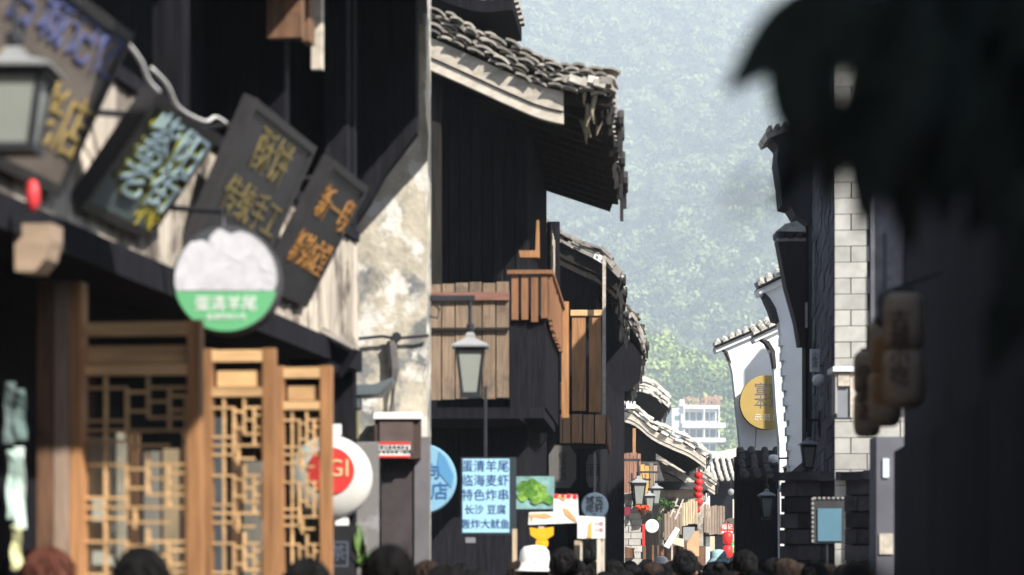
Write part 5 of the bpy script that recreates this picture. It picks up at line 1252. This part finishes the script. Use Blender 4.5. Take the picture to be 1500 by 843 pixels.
def hair_mesh(style, m):
    mb = MB(); nu, nv = 96, 28; vs = []
    rr = random.Random(style)
    for j in range(nv + 1):
        ph = math.pi * j / nv
        for i in range(nu):
            th = 2 * math.pi * i / nu; x, y, z = math.sin(ph) * math.cos(th), math.sin(ph) * math.sin(th), math.cos(ph)
            X, Y, Z = .088 * x, .108 * y + .014, .112 * z
            if style in ('bob', 'long') and z < .1: 
                k = (.1 - z); Z -= k * (.075 if style == 'bob' else .20); X *= 1 + k * .18; Y *= 1 + k * .1 * (y > 0)
            if style == 'short' and z < -.35: X *= .78; Y = Y * .80
            face = y < -.45 and z < .35
            if face: X *= .72; Y = -.05 + (Y + .05) * .3
            w_ = 1 + .016 * math.sin(th * 30 + 3 * math.sin(ph * 3)) + .014 * math.sin(th * 17 + ph * 5 + 1) + .022 * math.sin(th * 3 + ph * 4) + rr.uniform(-.010, .010)
            vs.append((X * w_, Y * w_, 1.582 + Z * (1 + .006 * math.sin(th * 23))))
    fs = [(j * nu + i, j * nu + (i + 1) % nu, (j + 1) * nu + (i + 1) % nu, (j + 1) * nu + i) for j in range(nv) for i in range(nu)]
    mb.add(vs, fs)
    for _ in range(150):          # loose locks following the skull
        t0 = rr.uniform(0, 6.283); p0 = rr.uniform(0, .5); L = rr.uniform(.7, 1.3); pts = []
        for k in range(5):
            ph = p0 + L * k / 4; th = t0 + .12 * math.sin(k + t0 * 5)
            lift = 1.0 + .045 * rr.random() + .02 * k / 4
            x, y, z = math.sin(ph) * math.cos(th), math.sin(ph) * math.sin(th), math.cos(ph)
            if y < -.4 and z < .4: break
            pts.append(Vector((.090 * x * lift, .110 * y * lift + .014, 1.582 + .114 * z * lift)))
        if len(pts) > 2: mb.tube(pts, [.0055 * (1 - .8 * k / (len(pts) - 1)) + .0008 for k in range(len(pts))], 4)
    if style == 'bun': ell(mb, (0, .10, 1.66), (.042, .042, .040), 12)
    if style == 'tail': caps(mb, [(0, .115, 1.60), (0, .145, 1.52), (0, .13, 1.38)], [.028, .030, .012])
    me = mb.mesh('hair'); me.materials.append(m); me.polygons.foreach_set('use_smooth', [True] * len(me.polygons))
    return me
HM = {}
def hair(style, colname, col):
    k = (style, colname)
    if k not in HM: HM[k] = hair_mesh(style, mat('hair_' + colname, col, .5, 40, (6, 6, .6), .5, .5, .2, spec=.18))
    return HM[k]
HATM = mat('hat_white', (.80, .79, .77), .06, 20, rnd=0, bump=.1)
def hat(root, m, brim=.165):
    mb = MB(); mb.lathe([(brim, 1.572), (brim * .98, 1.580), (.106, 1.628), (.103, 1.64), (.095, 1.705), (.07, 1.735), (.01, 1.745)], 28, (0, .012, 0))
    return mb.build('sun_hat', m, root, True)
CL = {'black': (.018, .018, .02), 'navy': (.02, .03, .06), 'grey': (.22, .23, .24), 'white': (.7, .7, .68), 'red': (.5, .05, .05), 'olive': (.08, .09, .05), 'tan': (.4, .3, .2), 'blue': (.08, .16, .28)}
BLK = ('black', (.005, .0045, .005)); AUB = ('auburn', (.085, .028, .018)); BRN = ('brown', (.035, .022, .016))
def person(px, py, Y, rz, style, hc, coat, label, hatm=None):
    zt = WZ(py, Y); sc_ = zt / (1.70 if not hatm else 1.745)
    r = thing('person', label, 'person', (WX(px, Y), Y, 0), rad(180 + rz), 'people walking in the crowded lane'); r.scale = (sc_,) * 3
    if sc_ > 1.07: r.scale = (1.07,) * 3; r.location.z = zt - 1.70 * 1.07
    child('body', BODY, r); child('eyes', EYES, r); child('hair', hair(style, *hc), r)
    child('jacket', jacket_mesh(mat('cloth_' + coat, CL[coat], .2, 20, rnd=.1, rough=.9)), r); child('trousers', TROUS, r); child('shoes', SHOES, r)
    if hatm: hat(r, hatm, .155)
    return r
person(6, 812, 9.0, 10, 'short', BLK, 'navy', 'person with short black hair and navy jacket at the far left edge')
person(74, 803, 8.0, -20, 'bob', AUB, 'black', 'person with auburn bob before the brown door post, seen from behind')
person(47, 808, 8.6, 25, 'short', BLK, 'black', 'person with black hair just left of the auburn bob')
person(206, 803, 7.5, 15, 'bob', BLK, 'navy', 'person with glossy black bob before the first lattice door')
person(452, 819, 8.4, -15, 'short', BLK, 'navy', 'person with dark hair before the third lattice door, low in frame')
person(566, 800, 8.2, 30, 'long', BLK, 'black', 'person with long black hair beside the potted plant')
person(735, 785, 21, 160, 'bun', BRN, 'grey', 'person in grey top standing on the step below the menu sign')
person(782, 799, 16, 20, 'bob', BLK, 'red', 'person in a wide white sun hat and red top', HATM)
person(826, 803, 14.5, 5, 'short', BLK, 'black', 'person with short black hair right of the white sun hat')
person(863, 790, 19, -30, 'short', BLK, 'black', 'tall person in black before the price poster')
crowd = ((879, 822, 25, 'short', BLK, 'black'), (893, 828, 27, 'bob', BLK, 'olive'), (908, 824, 24, 'tail', BLK, 'black'), (922, 822, 26, 'short', BRN, 'navy'), (934, 830, 33, 'bob', BLK, 'grey'), (948, 820, 21, 'short', BLK, 'black'), (962, 826, 30, 'bun', BLK, 'white'), (974, 828, 34, 'short', BLK, 'navy'),
         (985, 822, 26, 'long', BRN, 'black'), (1004, 806, 17, 'short', BLK, 'black'), (1020, 826, 29, 'tail', BLK, 'navy'), (1033, 829, 35, 'bob', BLK, 'red'), (1043, 824, 27, 'short', BLK, 'grey'), (1060, 824, 24, 'short', BLK, 'black'), (1075, 822, 28, 'bob', BRN, 'olive'), (1090, 806, 18, 'short', BLK, 'black'),
         (1108, 822, 23, 'long', BLK, 'navy'), (1124, 819, 20, 'short', BLK, 'black'), (1141, 824, 25, 'bob', BLK, 'black'), (1158, 820, 19, 'short', BLK, 'olive'), (1178, 824, 21, 'short', BLK, 'black'), (1200, 826, 19, 'bun', BLK, 'black'), (1238, 826, 17, 'bob', BRN, 'black'),
         (846, 824, 23, 'bob', BLK, 'navy'), (650, 828, 12, 'short', BLK, 'black'), (700, 834, 14, 'bob', BLK, 'navy'), (915, 836, 17, 'short', BLK, 'black'), (970, 838, 16, 'bob', BLK, 'black'), (1036, 838, 15, 'short', BLK, 'navy'), (1000, 838, 22, 'tail', BLK, 'black'), (885, 838, 16, 'bob', BLK, 'black'), (940, 838, 15, 'short', BLK, 'black'), (1068, 838, 16, 'bob', BLK, 'black'), (1112, 838, 15, 'short', BLK, 'navy'))
crowd += tuple((px, 826 - (px % 9), Y, st, BRN if px % 5 == 0 else BLK, ct) for px, Y, st, ct in ((868, 19, 'bob', 'grey'), (897, 18, 'short', 'navy'), (927, 20, 'tail', 'olive'), (955, 18, 'long', 'black'), (983, 19, 'short', 'grey'), (1014, 20, 'bob', 'navy'), (1047, 18, 'bun', 'black'), (1081, 19, 'short', 'tan'), (1098, 21, 'tail', 'black'), (1133, 17, 'short', 'grey'), (1150, 16, 'long', 'navy'), (1170, 17, 'short', 'black'), (1192, 16, 'bob', 'olive'), (1215, 18, 'short', 'navy'), (1255, 15, 'tail', 'black'), (1275, 16, 'short', 'grey'), (805, 18, 'bob', 'olive'), (760, 16, 'short', 'black'), (676, 17, 'tail', 'black'), (625, 12.5, 'short', 'navy'), (843, 16, 'short', 'black')))
hs = {'short': 'short hair', 'bob': 'bobbed hair', 'tail': 'ponytail', 'bun': 'hair bun', 'long': 'long hair'}
marks = ((700, 'below the menu sign'), (860, 'under the food banner'), (890, 'before the price poster'), (930, 'before the stone pier'), (962, 'under the round white sign'), (1000, 'left of the tan board'), (1040, 'before the tan board'), (1085, 'by the red drum lanterns'), (1130, 'under the yellow sign shop'), (1200, 'before the stone wall'), (1300, 'at the notice board'))
seen = set()
for px, py, Y, st, hc, ct in crowd:
    mk = next(b for a, b in marks if px < a + 20)
    lab = 'person with %s %s in %s %s' % (hc[0], hs[st], ct, mk)
    for ex in ('', ', nearer one', ', lower one', ', farther one', ', rightmost one'):
        if lab + ex not in seen: lab += ex; break
    seen.add(lab)
    person(px, py, Y, RN.uniform(-50, 50), st, hc, ct, lab)
person(1052, 812, 30, 10, 'bob', BLK, 'blue', 'person under a wide pale teal sun hat near the red drum lanterns', mat('hat_teal', (.36, .55, .58), .06, 20, rnd=0)).scale = (1.0,) * 3
person(1186, 792, 25, 10, 'short', BLK, 'olive', 'person in a dull green sun hat left of the notice board', mat('hat_green', (.14, .26, .22), .06, 20, rnd=0))
person(968, 815, 34, 10, 'bob', BLK, 'white', 'person in a small white hat under the round white sign', HATM)

# ------------------------------------------------------------------ haze
hz = MB().bx(-1900, 2400, -400, 2800, -1.5, 590).build('haze', MATS.get('haze') or bpy.data.materials.new('haze')); hz['kind'] = 'stuff'
m = hz.data.materials[0]; m.use_nodes = True; n, l = m.node_tree.nodes, m.node_tree.links
for x in list(n):
    if x.type == 'BSDF_PRINCIPLED': n.remove(x)
v = n.new('ShaderNodeVolumePrincipled'); v.inputs['Color'].default_value = (.785, .88, 1.0, 1); v.inputs['Density'].default_value = .00053
v.inputs['Anisotropy'].default_value = -.3
l.new(v.outputs[0], n['Material Output'].inputs['Volume'])
